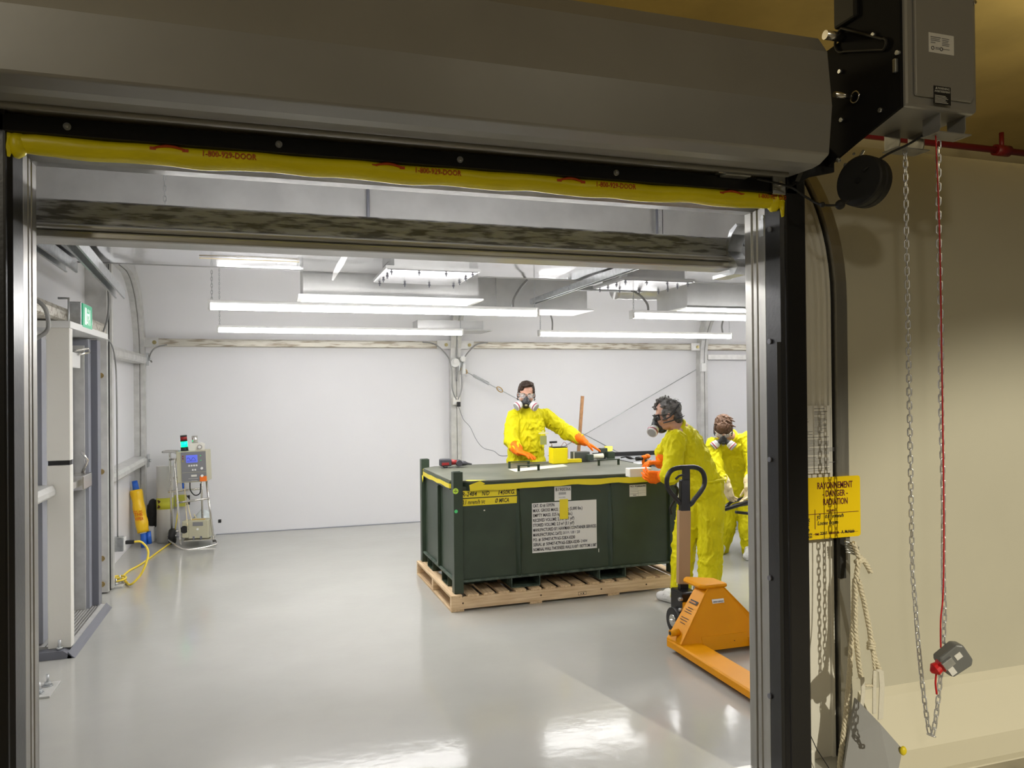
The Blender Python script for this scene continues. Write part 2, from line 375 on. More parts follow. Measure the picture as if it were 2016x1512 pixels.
# purlin end cleats at the back posts
for i,(x0,x1) in enumerate(((-1.33,-1.19),(1.98,2.15),(2.28,2.45),(5.56,5.70))):
    trim(box,(x0,9.305,2.155),(x1,9.32,2.258),m_alul)
    c=(x0+x1)/2+(.03 if i in(0,2) else .03); 
    bm=bmesh.new(); tb(bm,[(c,9.298,2.205),(c,9.306,2.205)],.022,16); tb(bm,[(c,9.292,2.205),(c,9.3,2.205)],.011,6); trim(fin,bm,mat('brass bolt head',(.40,.34,.16),.4,metal=.7))
# left wall rails
for (y0,y1,z0,z1) in ((4.0,6.98,2.115,2.215),(7.17,9.24,1.965,2.055),(7.17,9.24,.862,.945),(4.0,5.42,1.0,1.075)):
    trim(pri,[(-1.44,z0),(-1.30,z0),(-1.285,z0+.015),(-1.285,z1-.03),(-1.30,z1),(-1.44,z1)],'y',y0,y1,m_alub if z0>2 else m_alul,bevel=.003)
for z in (2.01,.9):
    trim(box,(-1.29,9.12,z-.07),(-1.275,9.22,z+.07),m_galv)
    trim(cyl,(-1.275,9.17,z),(-1.25,9.17,z),.016,m_galv,n=8)
# right wall rails of bay beyond the right post
trim(box,(5.84,9.33,2.03),(7.6,9.36,2.10),m_alul)
# dark grey strip standing in for the shade where back wall meets floor
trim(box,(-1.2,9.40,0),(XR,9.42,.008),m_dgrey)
# front purlin end bracket
t=wthing('purlin_bracket','galvanised bent steel bracket holding the end of the big purlin by the right jamb','bracket',(1.98,3.0,2.2))
pri('hook_plate',[(2.93,2.15),(2.90,2.18),(2.93,2.22),(2.975,2.26),(2.94,2.33),(2.90,2.36),(2.91,2.372),(2.96,2.35),(2.995,2.28),(2.995,2.23),(2.96,2.165),(3.10,2.165),(3.10,2.15)],'x',1.97,2.04,m_galv,t)
box('side_plate',(2.02,2.99,2.17),(2.14,3.0,2.34),m_galv,t)
for z in (2.21,2.30): cyl('bolt',(2.07,2.975,z),(2.07,2.99,z),.013,m_galv,t,6)
# ================= EXIT DOOR in the left wall =================
d=struct(empty('door_1',(-1.32,5.42,0)));WR.append(d)
for (z0,z1) in ((.05,1.195),(1.225,2.06)): box('door_side_cover',(-1.335,5.42,z0),(-1.205,5.50,z1),m_off,d,bevel=.004)
box('door_side_cover',(-1.33,5.43,1.19),(-1.21,5.49,1.23),m_blackm,d)  # stands in for the open gap; its darkness is put into the colour
box('door_frame',(-1.44,6.44,.03),(-1.245,6.55,2.05),m_dgrey2,d,bevel=.004)
box('door_frame',(-1.44,6.36,.03),(-1.29,6.44,2.05),m_dgrey,d,bevel=.003)
box('door_frame',(-1.44,5.42,2.06),(-1.20,6.60,2.105),m_white,d,bevel=.003)
box('door_frame',(-1.44,6.34,.03),(-1.315,6.37,2.0),m_alul,d)
lf=box('door_leaf',(-1.44,5.52,.06),(-1.385,6.33,2.0),m_dgrey,d,bevel=.003)
box('door_window',(-1.387,5.95,1.05),(-1.38,6.28,1.9),mat('pale door glazing',(.42,.42,.45),.2),lf)
pb=box('panic_bar',(-1.385,5.56,.98),(-1.30,6.32,1.03),m_steel,d,bevel=.006)
box('latch_housing',(-1.385,6.10,.955),(-1.27,6.36,1.06),m_steel,pb,bevel=.008)
tube('door_pull',[(-1.33,6.34,1.06),(-1.29,6.32,1.15),(-1.33,6.30,1.22)],.010,m_steel,pb)
cl=box('door_closer',(-1.385,6.05,1.83),(-1.33,6.30,1.94),m_white,d,bevel=.004)
tube('closer_arm',[(-1.32,6.1,1.95),(-1.26,6.2,1.97),(-1.28,6.36,1.95),(-1.31,6.2,1.93)],.009,m_steel,cl)
pri('door_sill',[(-1.44,0.0),(-1.19,0.0),(-1.215,.035),(-1.30,.045),(-1.44,.045)],'y',5.5,6.5,m_alul,d)
pri('door_sill',[(-1.40,.0),(-1.19,.0),(-1.19,.012),(-1.24,.05),(-1.40,.05)],'y',5.36,5.43,m_dgrey2,d)
pri('sill_edge',[(-1.215,.0),(-1.17,.0),(-1.185,.012),(-1.21,.04)],'y',5.36,6.52,m_dgrey2,d)
bm=bmesh.new()
for i in range(7): bx(bm,(-1.37+i*.02,5.5,.045),(-1.363+i*.02,6.44,.049))
fin('sill_ribs',bm,m_alu,d)
b=cyl('anchor_bolt',(-1.265,5.395,.04),(-1.265,5.395,.11),.009,m_galv,d,8); cyl('nut',(-1.265,5.395,.052),(-1.265,5.395,.066),.018,m_galv,b,6)
# exit sign box on the upper rail
t=wthing('exit_sign','green running man exit sign in grey box on the left wall rail','exit sign',(-1.24,5.9,2.08))
box('housing',(-1.28,5.74,2.085),(-1.205,6.04,2.262),m_galv,t,bevel=.004)
fc=box('face',(-1.205,5.755,2.095),(-1.198,6.03,2.253),m_exitg,t)
T=T3((-1.197,5.755,2.095),(0,1,0),(0,0,1))
bm=bmesh.new()
for a,b2 in (((.05,.02),(.10,.135)),((.115,.085),(.17,.10)),((.12,.05),(.14,.10)),((.135,.11),(.155,.13)),((.14,.02),(.155,.06)),((.10,.03),(.13,.045)),((.165,.06),(.18,.10)),((.19,.02),(.205,.13))):
    bx(bm,(*a,0),(*b2,.001),T)
fin('running_man_picture',bm,m_exitw,fc)
br=tube('mounting_bracket',[(-1.30,5.56,2.262),(-1.24,5.56,2.262),(-1.24,5.56,2.07),(-1.30,5.56,2.07)],.008,m_galv,t)
tube('mounting_bracket',[(-1.30,6.2,2.24),(-1.235,6.2,2.24),(-1.235,6.2,2.09),(-1.30,6.2,2.09)],.008,m_galv,t)
# cables
def cable(label,pts,r=.008,m=None,cat='cable',name='cable',group=None,seg=7):
    o=tube(name,spline(pts,seg),r,m or m_conduit,None,8); return tag(o,label,cat,group)
cable('grey cable curving down the left wall post from the ceiling, above the exit sign',[(-1.27,6.95,2.85),(-1.265,6.93,2.6),(-1.255,6.93,2.4),(-1.26,6.9,2.25),(-1.27,6.8,2.14)])
cable('thin grey cable from the exit sign running down post to the outlet box',[(-1.23,6.25,2.1),(-1.24,6.9,2.06),(-1.255,7.2,1.9),(-1.25,7.22,1.6),(-1.25,7.22,1.0),(-1.25,7.22,.42)],.006)
cable('short grey cable looping round the upper rail beside the opening jamb, left',[(-1.30,5.0,2.2),(-1.24,5.02,2.14),(-1.23,5.03,2.02),(-1.29,5.0,1.96)],.012)
cable('short grey cable looping round the back left corner post',[(-1.10,9.30,2.18),(-1.22,9.28,2.14),(-1.27,9.22,2.04),(-1.24,9.17,1.98)],.008)
t=wthing('outlet_box','grey metal outlet box low on the left post, black plug in it','outlet box',(-1.25,7.2,.3))
box('box_body',(-1.28,7.17,.30),(-1.20,7.25,.42),m_galv,t,bevel=.004)
box('cover_plate',(-1.20,7.175,.305),(-1.187,7.245,.415),m_white,t,bevel=.002)
box('plug',(-1.187,7.19,.355),(-1.12,7.22,.385),m_blackm,t,bevel=.004)
cable('yellow extension cord looping from outlet across the floor to the monitoring cart',[(-1.12,7.205,.37),(-1.06,7.21,.36),(-1.01,7.2,.27),(-1.05,7.15,.12),(-1.13,7.12,.03),(-1.20,7.3,.012),(-1.26,7.5,.01),(-1.25,7.75,.01),(-1.19,8.0,.01),(-1.12,8.5,.01),(-1.04,8.95,.02)],.009,m_yc,'power cord','extension_cord')
cable('coil of yellow cord lying on the left base plate',[(-1.20,7.24,.03)]+[(-1.25+.055*math.cos(a),7.26+.07*math.sin(a),.03+.004*a) for a in [i*.6 for i in range(1,20)]],.008,m_yc,'power cord','cord_coil')
# ================= ROLL-UP DOOR (hall side) =================
J0,J1=-.73,1.98     # inner faces of the jambs
D=wthing('roll_up_door','big black framed roll-up door with long grey hood above the opening','door',(.62,2.7,0))
hood=[(2.80,2.50),(2.44,2.487),(2.40,2.492),(2.355,2.512),(2.35,2.52),(2.33,2.69),(2.352,2.90),(2.40,2.972),(2.80,3.02)]
h=pri('hood',hood,'x',-2.6,2.0,m_hood,D,bevel=.004)
# curtain roll / bottom bars seen in the slot under the hood
rb=tube('curtain_roller',[(-2.6,2.60,2.545),(2.0,2.60,2.545)],.05,m_dgrey2,D,24)
bm=bmesh.new()
for (y,z) in ((2.50,2.515),(2.51,2.50),(2.53,2.485)): tb(bm,[(-2.6,y,z),(1.95,y,z)],.011,10)
fin('bottom_bar',bm,m_hood,D,smooth=True)
hp=pri('header_plate',[(2.60,2.48),(2.615,2.487),(2.66,2.487),(2.66,2.40),(2.645,2.40),(2.62,2.425),(2.60,2.43)],'x',-.95,2.05,m_black,D,bevel=.002)
for px,py in ((133,250),(549,285),(905,315),(1212,341)):
    p=at(px,py,Y=2.60); b=cyl('bolt',(p.x,2.592,p.z),(p.x,2.60,p.z),.011,m_galv,hp,16); cyl('bolt_socket',(p.x,2.588,p.z),(p.x,2.593,p.z),.006,m_steel,b,6)
# guide rails
def rail(x0,x1,xi,s):
    bm=bmesh.new()
    a,b=sorted((x0,x1))
    bx(bm,(a,2.60,0),(b,2.80,2.50))
    o=fin('guide_rail',bm,m_black,D,bevel=.008)
    for y in (2.625,2.655): 
        q=tube('rail_bead',[(xi,y,0),(xi,y,2.40)],.006,m_black,o,8)
    return o
rl=rail(J0-.30,J0-.012,J0-.012,-1); rr=rail(J1+.012,J1+.112,J1+.012,1)
pri('guide_lip',[(J0-.02,2.60),(J0,2.62),(J0,2.715),(J0-.02,2.715)],'z',0,2.42,m_black,rl)
pri('guide_lip',[(J1+.02,2.60),(J1,2.62),(J1,2.715),(J1+.02,2.715)],'z',0,2.42,m_black,rr)
# brush seal: taller fin in lower part of right guide
pri('brush_seal',[(J1-.012,2.63),(J1+.01,2.615),(J1+.01,2.655)],'z',.0,1.83,m_rub,rr)
for py in (451,672,905,1139,1372):
    p=at(1520,py,X=J1); b=cyl('rail_bolt',(J1-.008,p.y+.01,p.z),(J1,p.y+.01,p.z),.011,m_dgrey2,rr,12)
# aluminium arch-end frame around the opening
AF=struct(empty('door_2',(.62,2.79,0))); WR.append(AF)
for s,x0 in ((1,J1),(-1,J0)):
    P=[(x0,2.717),(x0,2.765),(x0+s*.006,2.768),(x0+s*.006,2.774),(x0,2.777),(x0,2.80),(x0+s*.008,2.803),(x0+s*.008,2.812),(x0,2.815),(x0,2.86),(x0+s*.09,2.86),(x0+s*.09,2.717)]
    pri('door_jamb',P,'z',0,2.44,m_alu,AF,bevel=.002)
bm=bmesh.new(); prism(bm,[(2.69,2.445),(2.69,2.415),(2.75,2.405),(2.76,2.41),(2.80,2.398),(2.86,2.398),(2.86,2.46)],'x',J0-.05,J1+.05); fin('door_lintel',bm,m_alu,AF,bevel=.002)
p=at(1488,437,Y=2.716); cyl('bolt',(J1-.004,2.73,2.36),(J1+.004,2.73,2.36),.010,m_galv,AF,12)
tag_=box('strike_plate',(J1-.004,2.722,2.28),(J1,2.75,2.35),m_galv,AF)
# yellow padded seal across the header
bm=bmesh.new(); n=60; pts=[];rs=[]
for i in range(n+1):
    x=J0-.03+(J1-J0+.05)*i/n; e=min(i,n-i)
    pts.append((x,2.638,2.404+.003*math.sin(i*.9)+.002*math.sin(i*.37+1))); rs.append(.0345+.0008*math.sin(i*1.7)+.0008*math.sin(i*.6)-(.006 if e<2 else 0))
tb(bm,pts,rs,20)
S_=fin('header_seal',bm,m_yfoam,D,smooth=True)
# its loose ends
bm=bmesh.new()
for x,s in ((J0+.01,-1),(J1-.02,1)):
    sph(bm,(x,2.63,2.40),(.03,.030,.042),u=10,v=7); sph(bm,(x+s*.03,2.615,2.40),(.028,.010,.045 if s<0 else .03),u=10,v=7)
    if s>0: cap(bm,(x+.025,2.612,2.40),(x+.03,2.612,2.34),.012,.006,8)
for v in bm.verts:
    v.co+=Vector((noise.noise(v.co*60),noise.noise(v.co*60+Vector((3,0,0))),noise.noise(v.co*60+Vector((0,9,0)))))*.006
fin('seal_end',bm,m_yfoam,S_,smooth=True)
for px in (449,859,1208,1517):
    q=at(px,0,Y=2.605).x
    if px<1500: text('phone_number','1-800-929-DOOR',.027,(q,2.6025,2.400),(1,0,0),(0,0,1),m_redink,S_,align='CENTER',width={449:.162,859:.162,1208:.162}[px])
    else: text('phone_number','1-800-929-DO',.024,(q-.005,2.6025,2.405),(1,0,0),(0,0,1),m_redink,S_,align='CENTER',width=.13)
for px in (331,762,1121,1437):
    q=at(px,0,Y=2.605).x; T=T3((q,2.606,2.418),(1,0,0),(0,0,1))
    bm=bmesh.new(); tb(bm,[T@Vector((-.045+.009*i,-.004+.010*math.sin(PI*i/10),-.0005)) for i in range(11)],.0042,6)
    bx(bm,(-.056,-.010,0),(-.038,.0,.002),T); bx(bm,(.038,-.010,0),(.056,.0,.002),T)
    fin('ribbon_emblem',bm,m_redink,S_)
# galvanised corner caps
def capmesh(name,x0,x1,par):
    o=pri(name,[(2.54,2.50),(2.535,2.515),(2.55,2.565),(2.60,2.575),(2.60,2.50)],'x',x0,x1,m_galv,par,bevel=.006); return o
capmesh('corner_cap',-1.35,-.60,D); box('cap_tab',(-.82,2.585,2.43),(-.765,2.595,2.505),m_galv,D,bevel=.003)
cyl('tab_bolt',(-.81,2.575,2.465),(-.81,2.585,2.465),.016,m_galv,D,6)
capmesh('corner_cap',1.79,1.98,D); o=box('cap_tab',(1.925,2.585,2.42),(1.985,2.595,2.50),m_galv,D,bevel=.003)
cyl('tab_bolt',(1.955,2.575,2.462),(1.955,2.585,2.462),.011,m_steel,D,6)
# door sensor
s=wthing('door_sensor','small metal door sensor under the right end of the hood','sensor',(1.72,2.575,2.47))
box('sensor_body',(1.685,2.55,2.47),(1.80,2.595,2.503),m_galv,s,bevel=.003); box('sensor_cap',(1.66,2.56,2.478),(1.69,2.595,2.50),m_steel,s,bevel=.003)
# ---- operator ----
O=wthing('door_operator','grey and black motor operator with warning labels at top right of door','motor',(2.35,2.45,2.65))
mp=pri('mounting_plate',[(2.20,2.66),(2.42,2.60),(2.60,2.545),(2.78,2.54),(2.78,2.70),(2.62,2.72),(2.62,3.02),(2.50,3.03),(2.50,3.25),(2.20,3.25)],'x',2.188,2.200,mat('flat black plate',(.012,.012,.013),.7,spec=.12),O)
def opz(px,py,X=2.2): return at(px,py,X=X)
for (px,py) in ((1660,52),(1727,70),(1775,105),(1661,142),(1658,316),(1673,326),(1741,218),(1664,237)):
    p=opz(px,py); b=cyl('bolt',(2.176,p.y,p.z),(2.188,p.y,p.z),.009,m_galv,mp,6)
sp=opz(1665,75); s1=cyl('drive_shaft',(2.10,sp.y,sp.z),(2.2,sp.y,sp.z),.018,m_steel,O)
sp2=opz(1690,192); s2=cyl('idler_shaft',(2.085,sp2.y,sp2.z),(2.2,sp2.y,sp2.z),.011,m_steel,O); tube('ring',[(2.183,sp2.y+.022*math.cos(a),sp2.z+.022*math.sin(a)) for a in [i*PI/8 for i in range(16)]],.003,m_steel,s2,6,closed=True)
# drive chain loop between sprockets (dark)
c1=opz(1670,78); c2=opz(1745,90)
lp=[]
for i in range(24):
    a=2*PI*i/24; c=c1 if math.cos(a)<0 else c2; rr_=.05 if c is c1 else .022
    lp.append((2.18,c.y-rr_*math.cos(a)*1,c.z+rr_*math.sin(a)))
tube('drive_chain',lp,.006,m_blackm,O,6,closed=True)
box('brake_box',(2.17,2.40,3.08),(2.2,2.52,3.25),m_blackm,O,bevel=.01)
# bracket arm from guide head to plate
pri('support_bracket',[(2.56,2.47),(2.60,2.47),(2.60,2.55),(2.44,2.60),(2.40,2.60),(2.52,2.52)],'x',2.01,2.03,m_black,D)
pri('support_arm',[(1.99,2.44),(2.10,2.50),(2.225,2.53),(2.225,2.66),(2.16,2.62),(2.04,2.52),(1.99,2.50)],'y',2.585,2.60,m_black,D,bevel=.003)
for (px,py) in ((1553,303),(1665,299),(1680,303)):
    p=at(px,py,Y=2.585); cyl('rivet',(p.x,2.58,p.z),(p.x,2.585,p.z),.006,m_galv,D,8)
hs=pri('housing',[(2.20,2.66),(2.52,2.66),(2.54,2.67),(2.54,3.5),(2.20,3.5)],'y',2.19,2.495,m_opgrey,O,bevel=.012)
fr=pri('front_cover',[(2.235,2.70),(2.50,2.70),(2.515,2.72),(2.515,3.45),(2.235,3.45)],'y',2.178,2.19,m_opgrey,hs,bevel=.008)
box('latch',(2.175,2.21,2.79),(2.2,2.225,2.84),m_galv,O,bevel=.003)
cyl('cover_screw',(2.525,2.180,3.08),(2.525,2.19,3.08),.007,m_steel,O,8)
# labels on the front cover
a=at(1828,63,Y=2.177); b=at(1888,101,Y=2.177); w_=.118; h_=.072
sh=sheet('rating_label',(a.x,2.1775,a.z-h_),(1,0,0),(0,0,1),w_,h_,m_paper,hs)
lines('label_print',(a.x,2.1770,a.z-h_),(1,0,0),(0,0,1),[(.008,.055,.055,.058),(.008,.049,.05,.051),(.008,.043,.052,.045),(.06,.055,.095,.057),(.062,.048,.092,.050),(.062,.042,.09,.044),(.062,.036,.096,.038),(.062,.030,.094,.032),(.03,.018,.05,.020),(.03,.013,.05,.015),(.008,.035,.03,.037),(.062,.016,.096,.018)],m_inkg,sh)
for x in (.018,.058):
    tube('certification_mark',[(a.x+x+.006*math.cos(q),2.1762,a.z-h_+.016+.006*math.sin(q)) for q in [i*PI/6 for i in range(12)]],.0012,m_ink,sh,5,closed=True)
a=at(1838,168,Y=2.177); w_=.080; h_=.066
sh=sheet('warning_label',(a.x,2.1775,a.z-h_),(1,0,0),(0,0,1),w_,h_,m_blackm,hs)
m_lw=mat('pale label print',(.6,.6,.57),.5)
text('warning_words','WARNING',.0115,(a.x+.018,2.1770,a.z-.012),(1,0,0),(0,0,1),m_lw,sh)
text('warning_words','AVERTISSEMENT',.0105,(a.x+.003,2.1770,a.z-.023),(1,0,0),(0,0,1),m_lw,sh,width=.074)
text('warning_triangle','\u25B2',.011,(a.x+.006,2.1770,a.z-.012),(1,0,0),(0,0,1),m_lw,sh)
lines('warning_print',(a.x,2.1770,a.z-h_),(1,0,0),(0,0,1),[(.004,.004+.005*i,.066-.006*(i%3),.0065+.005*i) for i in range(6)],m_lw,sh)
# partly seen red-orange logo letters at the top edge of the housing cover
text('logo_lettering','RHX',.05,(2.277,2.1770,3.20),(1,0,0),(0,0,1),mat('faded orange lettering',(.40,.16,.05),.5),hs,width=.09)
# chain guides under the housing
for y in (2.24,2.43):
    bm=bmesh.new(); prism(bm,[(y-.03,2.66),(y+.05,2.66),(y+.05,2.60),(y+.02,2.585),(y-.02,2.585),(y-.03,2.61)],'x',2.38,2.384); prism(bm,[(y-.03,2.66),(y+.05,2.66),(y+.05,2.60),(y+.02,2.585),(y-.02,2.585),(y-.03,2.61)],'x',2.50,2.504)
    bx(bm,(2.36,y-.04,2.585),(2.52,y+.04,2.589)); fin('chain_guide',bm,m_opgrey,O)
# ---- hand chain ----
HC=wthing('hand_chain','long bright zinc hand chain hanging in a loop beside the door','chain',(2.42,2.34,.28))
pitch=.0268
path=[]
Y1,Y2=2.42,2.262
for z in [2.60-.02*i for i in range(0,86)]: path.append(Vector((2.425+.012*math.sin((2.6-z)*1.1)*0+ (2.6-z)*.0,Y1-(2.6-z)*.006,z)))
bot=[]
for i in range(1,30):
    a=PI*i/30; c=(Y1+Y2)/2-.012; hw=(Y1-Y2)/2-.006
    bot.append(Vector((2.425,c+hw*math.cos(a)*(1-.55*math.sin(a)**1.0),.89-.60*math.sin(a)**.75)))
path+=bot
for z in [.90+.02*i for i in range(0,86)]: path.append(Vector((2.425,Y2+.002*math.sin(z*9),z)))
# resample
L_=[0]
for p,q in zip(path,path[1:]): L_.append(L_[-1]+(q-p).length)
def along(s):
    import bisect
    i=max(1,min(len(L_)-1,bisect.bisect_left(L_,s))); t=(s-L_[i-1])/max(1e-9,L_[i]-L_[i-1]); return path[i-1].lerp(path[i],t)
def link_bm(bm,T):
    a,b_,r=.0125,.0075,.0029; P=[]
    for i in range(8):
        th=PI*i/7; P.append(Vector((b_*math.cos(th),a-.003+b_*math.sin(th),0)))
    for i in range(8):
        th=PI+PI*i/7; P.append(Vector((b_*math.cos(th),-a+.003+b_*math.sin(th),0)))
    tb(bm,[T@p for p in P],r,6,closed=True)
n=int(L_[-1]/pitch); mats_=[]
for i in range(n):
    p=along((i+.25)*pitch); q=along((i+.75)*pitch); d=(q-p).normalized(); c=(p+q)/2
    side=Vector((1,0,0)); side=(side-d*side.dot(d)).normalized(); ot=d.cross(side)
    tw=.55*math.sin(i*.05)+.25; a_=tw+(PI/2 if i%2 else 0)
    x=side*math.cos(a_)+ot*math.sin(a_); z=x.cross(d)
    T=Matrix((x,d,z)).transposed().to_4x4(); T.translation=c; mats_.append(T)
base=bmesh.new(); link_bm(base,ident()); l0=fin('chain_link',base,m_chain,HC,smooth=True); lme=l0.data; bpy.data.objects.remove(l0)
order=sorted(range(n),key=lambda i:(mats_[i].translation-Vector((0,0,CAMH))).length+ (0 if mats_[i].translation.z<1.7 else 9))
near=set(order[:100])
for i in sorted(near):
    o=bpy.data.objects.new('chain_link',lme); COL.objects.link(o); o.parent=HC; o.matrix_basis=mats_[i]
bm=bmesh.new()
for i in range(n):
    if i not in near: link_bm(bm,mats_[i])
o=fin('chain_links',bm,m_chain,HC,smooth=True); o['kind']='stuff'
# chain keeper with red cord
K=wthing('chain_keeper','grey plastic chain keeper with red clip hung low on the chain','chain keeper',(2.44,2.26,.6))
c=at(1873,1300,Y=2.235); u=(RT*math.cos(R(37))+UP*math.sin(R(37))); v=(-RT*math.sin(R(37))+UP*math.cos(R(37))); T=T3(c,u,v)
bm=bmesh.new(); prism(bm,[(-.035,-.045),(.045,-.05),(.062,-.035),(.065,.03),(.045,.048),(-.035,.045),(-.045,.03),(-.045,-.03)],'z',-.03,.022,T); kb=fin('keeper_body',bm,mat('grey keeper plastic',(.16,.165,.165),.4),K,bevel=.007)
bm=bmesh.new(); bx(bm,(-.045,.0,.022),(.0,.03,.034),T); fin('keeper_clamp',bm,m_galv,K,bevel=.002)
bm=bmesh.new(); bx(bm,(-.038,-.035,.0225),(-.015,.0,.024),T); bx(bm,(.012,.0,.0225),(.038,.022,.024),T); fin('keeper_sticker',bm,m_paper,K)
bm=bmesh.new(); tb(bm,[T@Vector(p) for p in ((-.02,.0,.0),(-.045,.012,.004),(-.052,.012,.004),(-.070,.012,.004),(-.088,.014,.004))],[.022,.026,.020,.024,.006],12); fin('red_clip',bm,m_red,K)
tube('red_tail',spline([c+u*(-.07),c+u*(-.075)+Vector((0,0,-.04)),c+u*(-.07)+Vector((0,0,-.085))],5),.0035,m_red,K,6)
pts=[at(1841,243,Y=2.24)]+[at(x,y,Y=2.235) for x,y in ((1849,430),(1854,700),(1858,1000),(1857,1160),(1852,1220),(1852,1275))]
tag(tube('pull_cord',spline(pts,6),.0028,m_red,None,6),'thin red pull cord running down beside the hand chain','cord')
# ---- black cable reel + cord with stops ----
K=wthing('cable_reel','round black cable reel hanging beside the door operator','cable reel',(2.30,2.42,2.42))
c=at(1700,358,Y=2.42); ax=Vector((.97,.24,-.03)).normalized()   # drum axis, turned a little to the right
d0=c-ax*.035
bm=bmesh.new(); tb(bm,[d0,d0+ax*.006,d0+ax*.03,d0+ax*.036,d0+ax*.042,d0+ax*.070,d0+ax*.078],[.092,.098,.099,.094,.099,.098,.09],40); fin('drum',bm,m_blackm,K,bevel=0)
cyl('hub',d0-ax*.004,d0+ax*.002,.012,m_black,K,16)
tube('hanger',[c+Vector((-.02,.0,.09)),c+Vector((.01,.01,.125))],.006,m_galv,K,6)
pts=[at(1846,248,Y=2.30),at(1790,283,Y=2.33),at(1745,305,Y=2.36),at(1700,335,Y=2.375)]
tag(tube('reel_cord',spline(pts,5),.005,m_blackm,None,6),'black cord stretched from the operator housing to the black cable reel','cord')
pts=[at(1490,352,Y=2.56),at(1555,368,Y=2.55),at(1590,390,Y=2.50),at(1617,403,Y=2.46),at(1655,403,Y=2.43),at(1672,394,Y=2.42)]
t=wthing('coiled_sensor_cable','black cable with two bead stops sagging from the door sensor to the reel','cable',at(1490,352,Y=2.56))
tube('cable',spline(pts,6),.0045,m_blackm,t,6)
bm=bmesh.new(); sph(bm,at(1619,403,Y=2.455),.011); fin('bead_stop',bm,m_blackm,t,smooth=True)
bm=bmesh.new(); sph(bm,at(1654,403,Y=2.432),.019); fin('bead_stop',bm,m_blackm,t,smooth=True)
# ---- outer rib with edge strips ----
PR=[p for p in profile(0,True,False,n=20)]
struct(arch('trim_50',2.372,2.386,-.012,.03,PR,m_off,groove=False)); struct(arch('trim_51',2.386,2.398,-.004,.03,PR,m_blackm,groove=False)); struct(arch('trim_52',2.398,2.455,-.035,.03,PR,m_alu,groove=False))
# paper notice and radiation sign
pn=tag(sheet('paper_notice',(2.17,2.808,1.262),(1,0,0),(0,0,1),.213,.30,m_paper),'printed white paper notice on panel above the yellow radiation sign','notice')
rs_=[]
y=.285
random.seed(3)
while y>.02:
    w0=.185 if random.random()>.3 else random.uniform(.05,.15); x0=.012 if random.random()>.2 else .05
    if y>.17: 
        rs_.append((x0,y,x0+random.uniform(.03,.08),y+.0022)); rs_.append((.12,y,.12+random.uniform(.03,.07),y+.0022))
    else: rs_.append((x0,y,x0+w0,y+.0022))
    y-=.0062 if random.random()>.22 else .013
rs_+= [(.006,.012,.007,.29),(.206,.012,.207,.29),(.006,.012,.207,.013)]
lines('notice_print',(2.17,2.808,1.262),(1,0,0),(0,0,1),rs_,m_inkg,pn)
sg=wthing('radiation_sign','yellow trefoil sign reading rayonnement danger radiation, black print and handwriting','sign',(2.1,2.78,.98))
X0,Z0,W_,H_=2.075,.983,.415,.268
pl=pri('sign_plate',[(X0+.012,Z0),(X0+W_-.012,Z0),(X0+W_-.003,Z0+.004),(X0+W_,Z0+.012),(X0+W_,Z0+H_-.012),(X0+W_-.003,Z0+H_-.003),(X0+W_-.012,Z0+H_),(X0+.012,Z0+H_),(X0,Z0+H_-.012),(X0,Z0+.012)],'y',2.758,2.7615,m_sign,sg)
O3=lambda px,py:(lambda p:(p.x,2.758,p.z))(at(px,py,Y=2.758))
def stx(s,px,py,size,width,m=m_ink,name='lettering',shear=0,al='LEFT'): return text(name,s,size,O3(px,py),(1,0,0),(0,0,1),m,pl,align=al,width=width,shear=shear)
stx('RAYONNEMENT',1608.5,963,.041,.186,m_inkr); stx('- DANGER -',1619,978,.038,.133,m_inkr); stx('RADIATION',1620,994.5,.039,.129,m_inkr)
stx('HAZARD',1627,1007.5,.013,.041,m_inkr)
stx('y3',1608,1022,.032,.02,name='handwriting',shear=.2); stx('0.01 mrem/h',1623.5,1020,.022,.098,name='handwriting',shear=.3)
stx('Loose 0cpm',1609,1034,.024,.108,name='handwriting',shear=.2)
stx('TIME',1604,1054.5,.014,.022,m_inkr); stx('2207',1614.5,1053,.018,.037,name='handwriting'); stx('SURVEYOR',1632,1052,.015,.053,m_inkr); stx("A. McNabb",1656,1050,.020,.071,name='handwriting',shear=.2)
stx('ng',1586,1026,.022,.02,name='handwriting'); stx('nt',1587,1035,.022,.015,name='handwriting'); stx('le',1588,1046,.022,.013,name='handwriting')
stx('Nov',1587,1054,.016,.030,name='handwriting'); stx('2020',1587,1060,.014,.030,name='handwriting'); stx('-------------------',1618,1060,.006,.040,m_inkr)
bm=bmesh.new(); T=T3((X0,2.757,Z0),(1,0,0),(0,0,1))
o1=O3(1588,1013.5); o2=O3(1690,1007.5); 
bx(bm,(.0,o1[2]-Z0-.001,0),(o2[0]-X0,o1[2]-Z0+.0015,.0006),T); vx=O3(1604.5,1030)[0]-X0; bx(bm,(vx-.0012,.045,0),(vx+.0012,o1[2]-Z0+.02,.0006),T); bx(bm,(.0,.021,0),(.40,.0222,.0006),T)
fin('ruled_lines',bm,m_inkr,pl)
bm=bmesh.new(); cx,cz=O3(1580,970)[0]-X0,O3(1580,970)[2]-Z0
cx,cz=.045,H_-.068
for k in range(3):
    a0=R(0+120*k); P=[(.018,a0),(.018,a0+R(20)),(.018,a0+R(40)),(.018,a0+R(60)),(.056,a0+R(60)),(.056,a0+R(45)),(.056,a0+R(30)),(.056,a0+R(15)),(.056,a0)]
    vs=[bm.verts.new(T@Vector((cx+r_*math.cos(t_),cz+r_*math.sin(t_),.0006))) for r_,t_ in P]; bm.faces.new(vs)
vs=[bm.verts.new(T@Vector((cx+.011*math.cos(2*PI*i/20),cz+.011*math.sin(2*PI*i/20),.0006))) for i in range(20)]; bm.faces.new(vs)
fin('trefoil',bm,m_ink,pl)
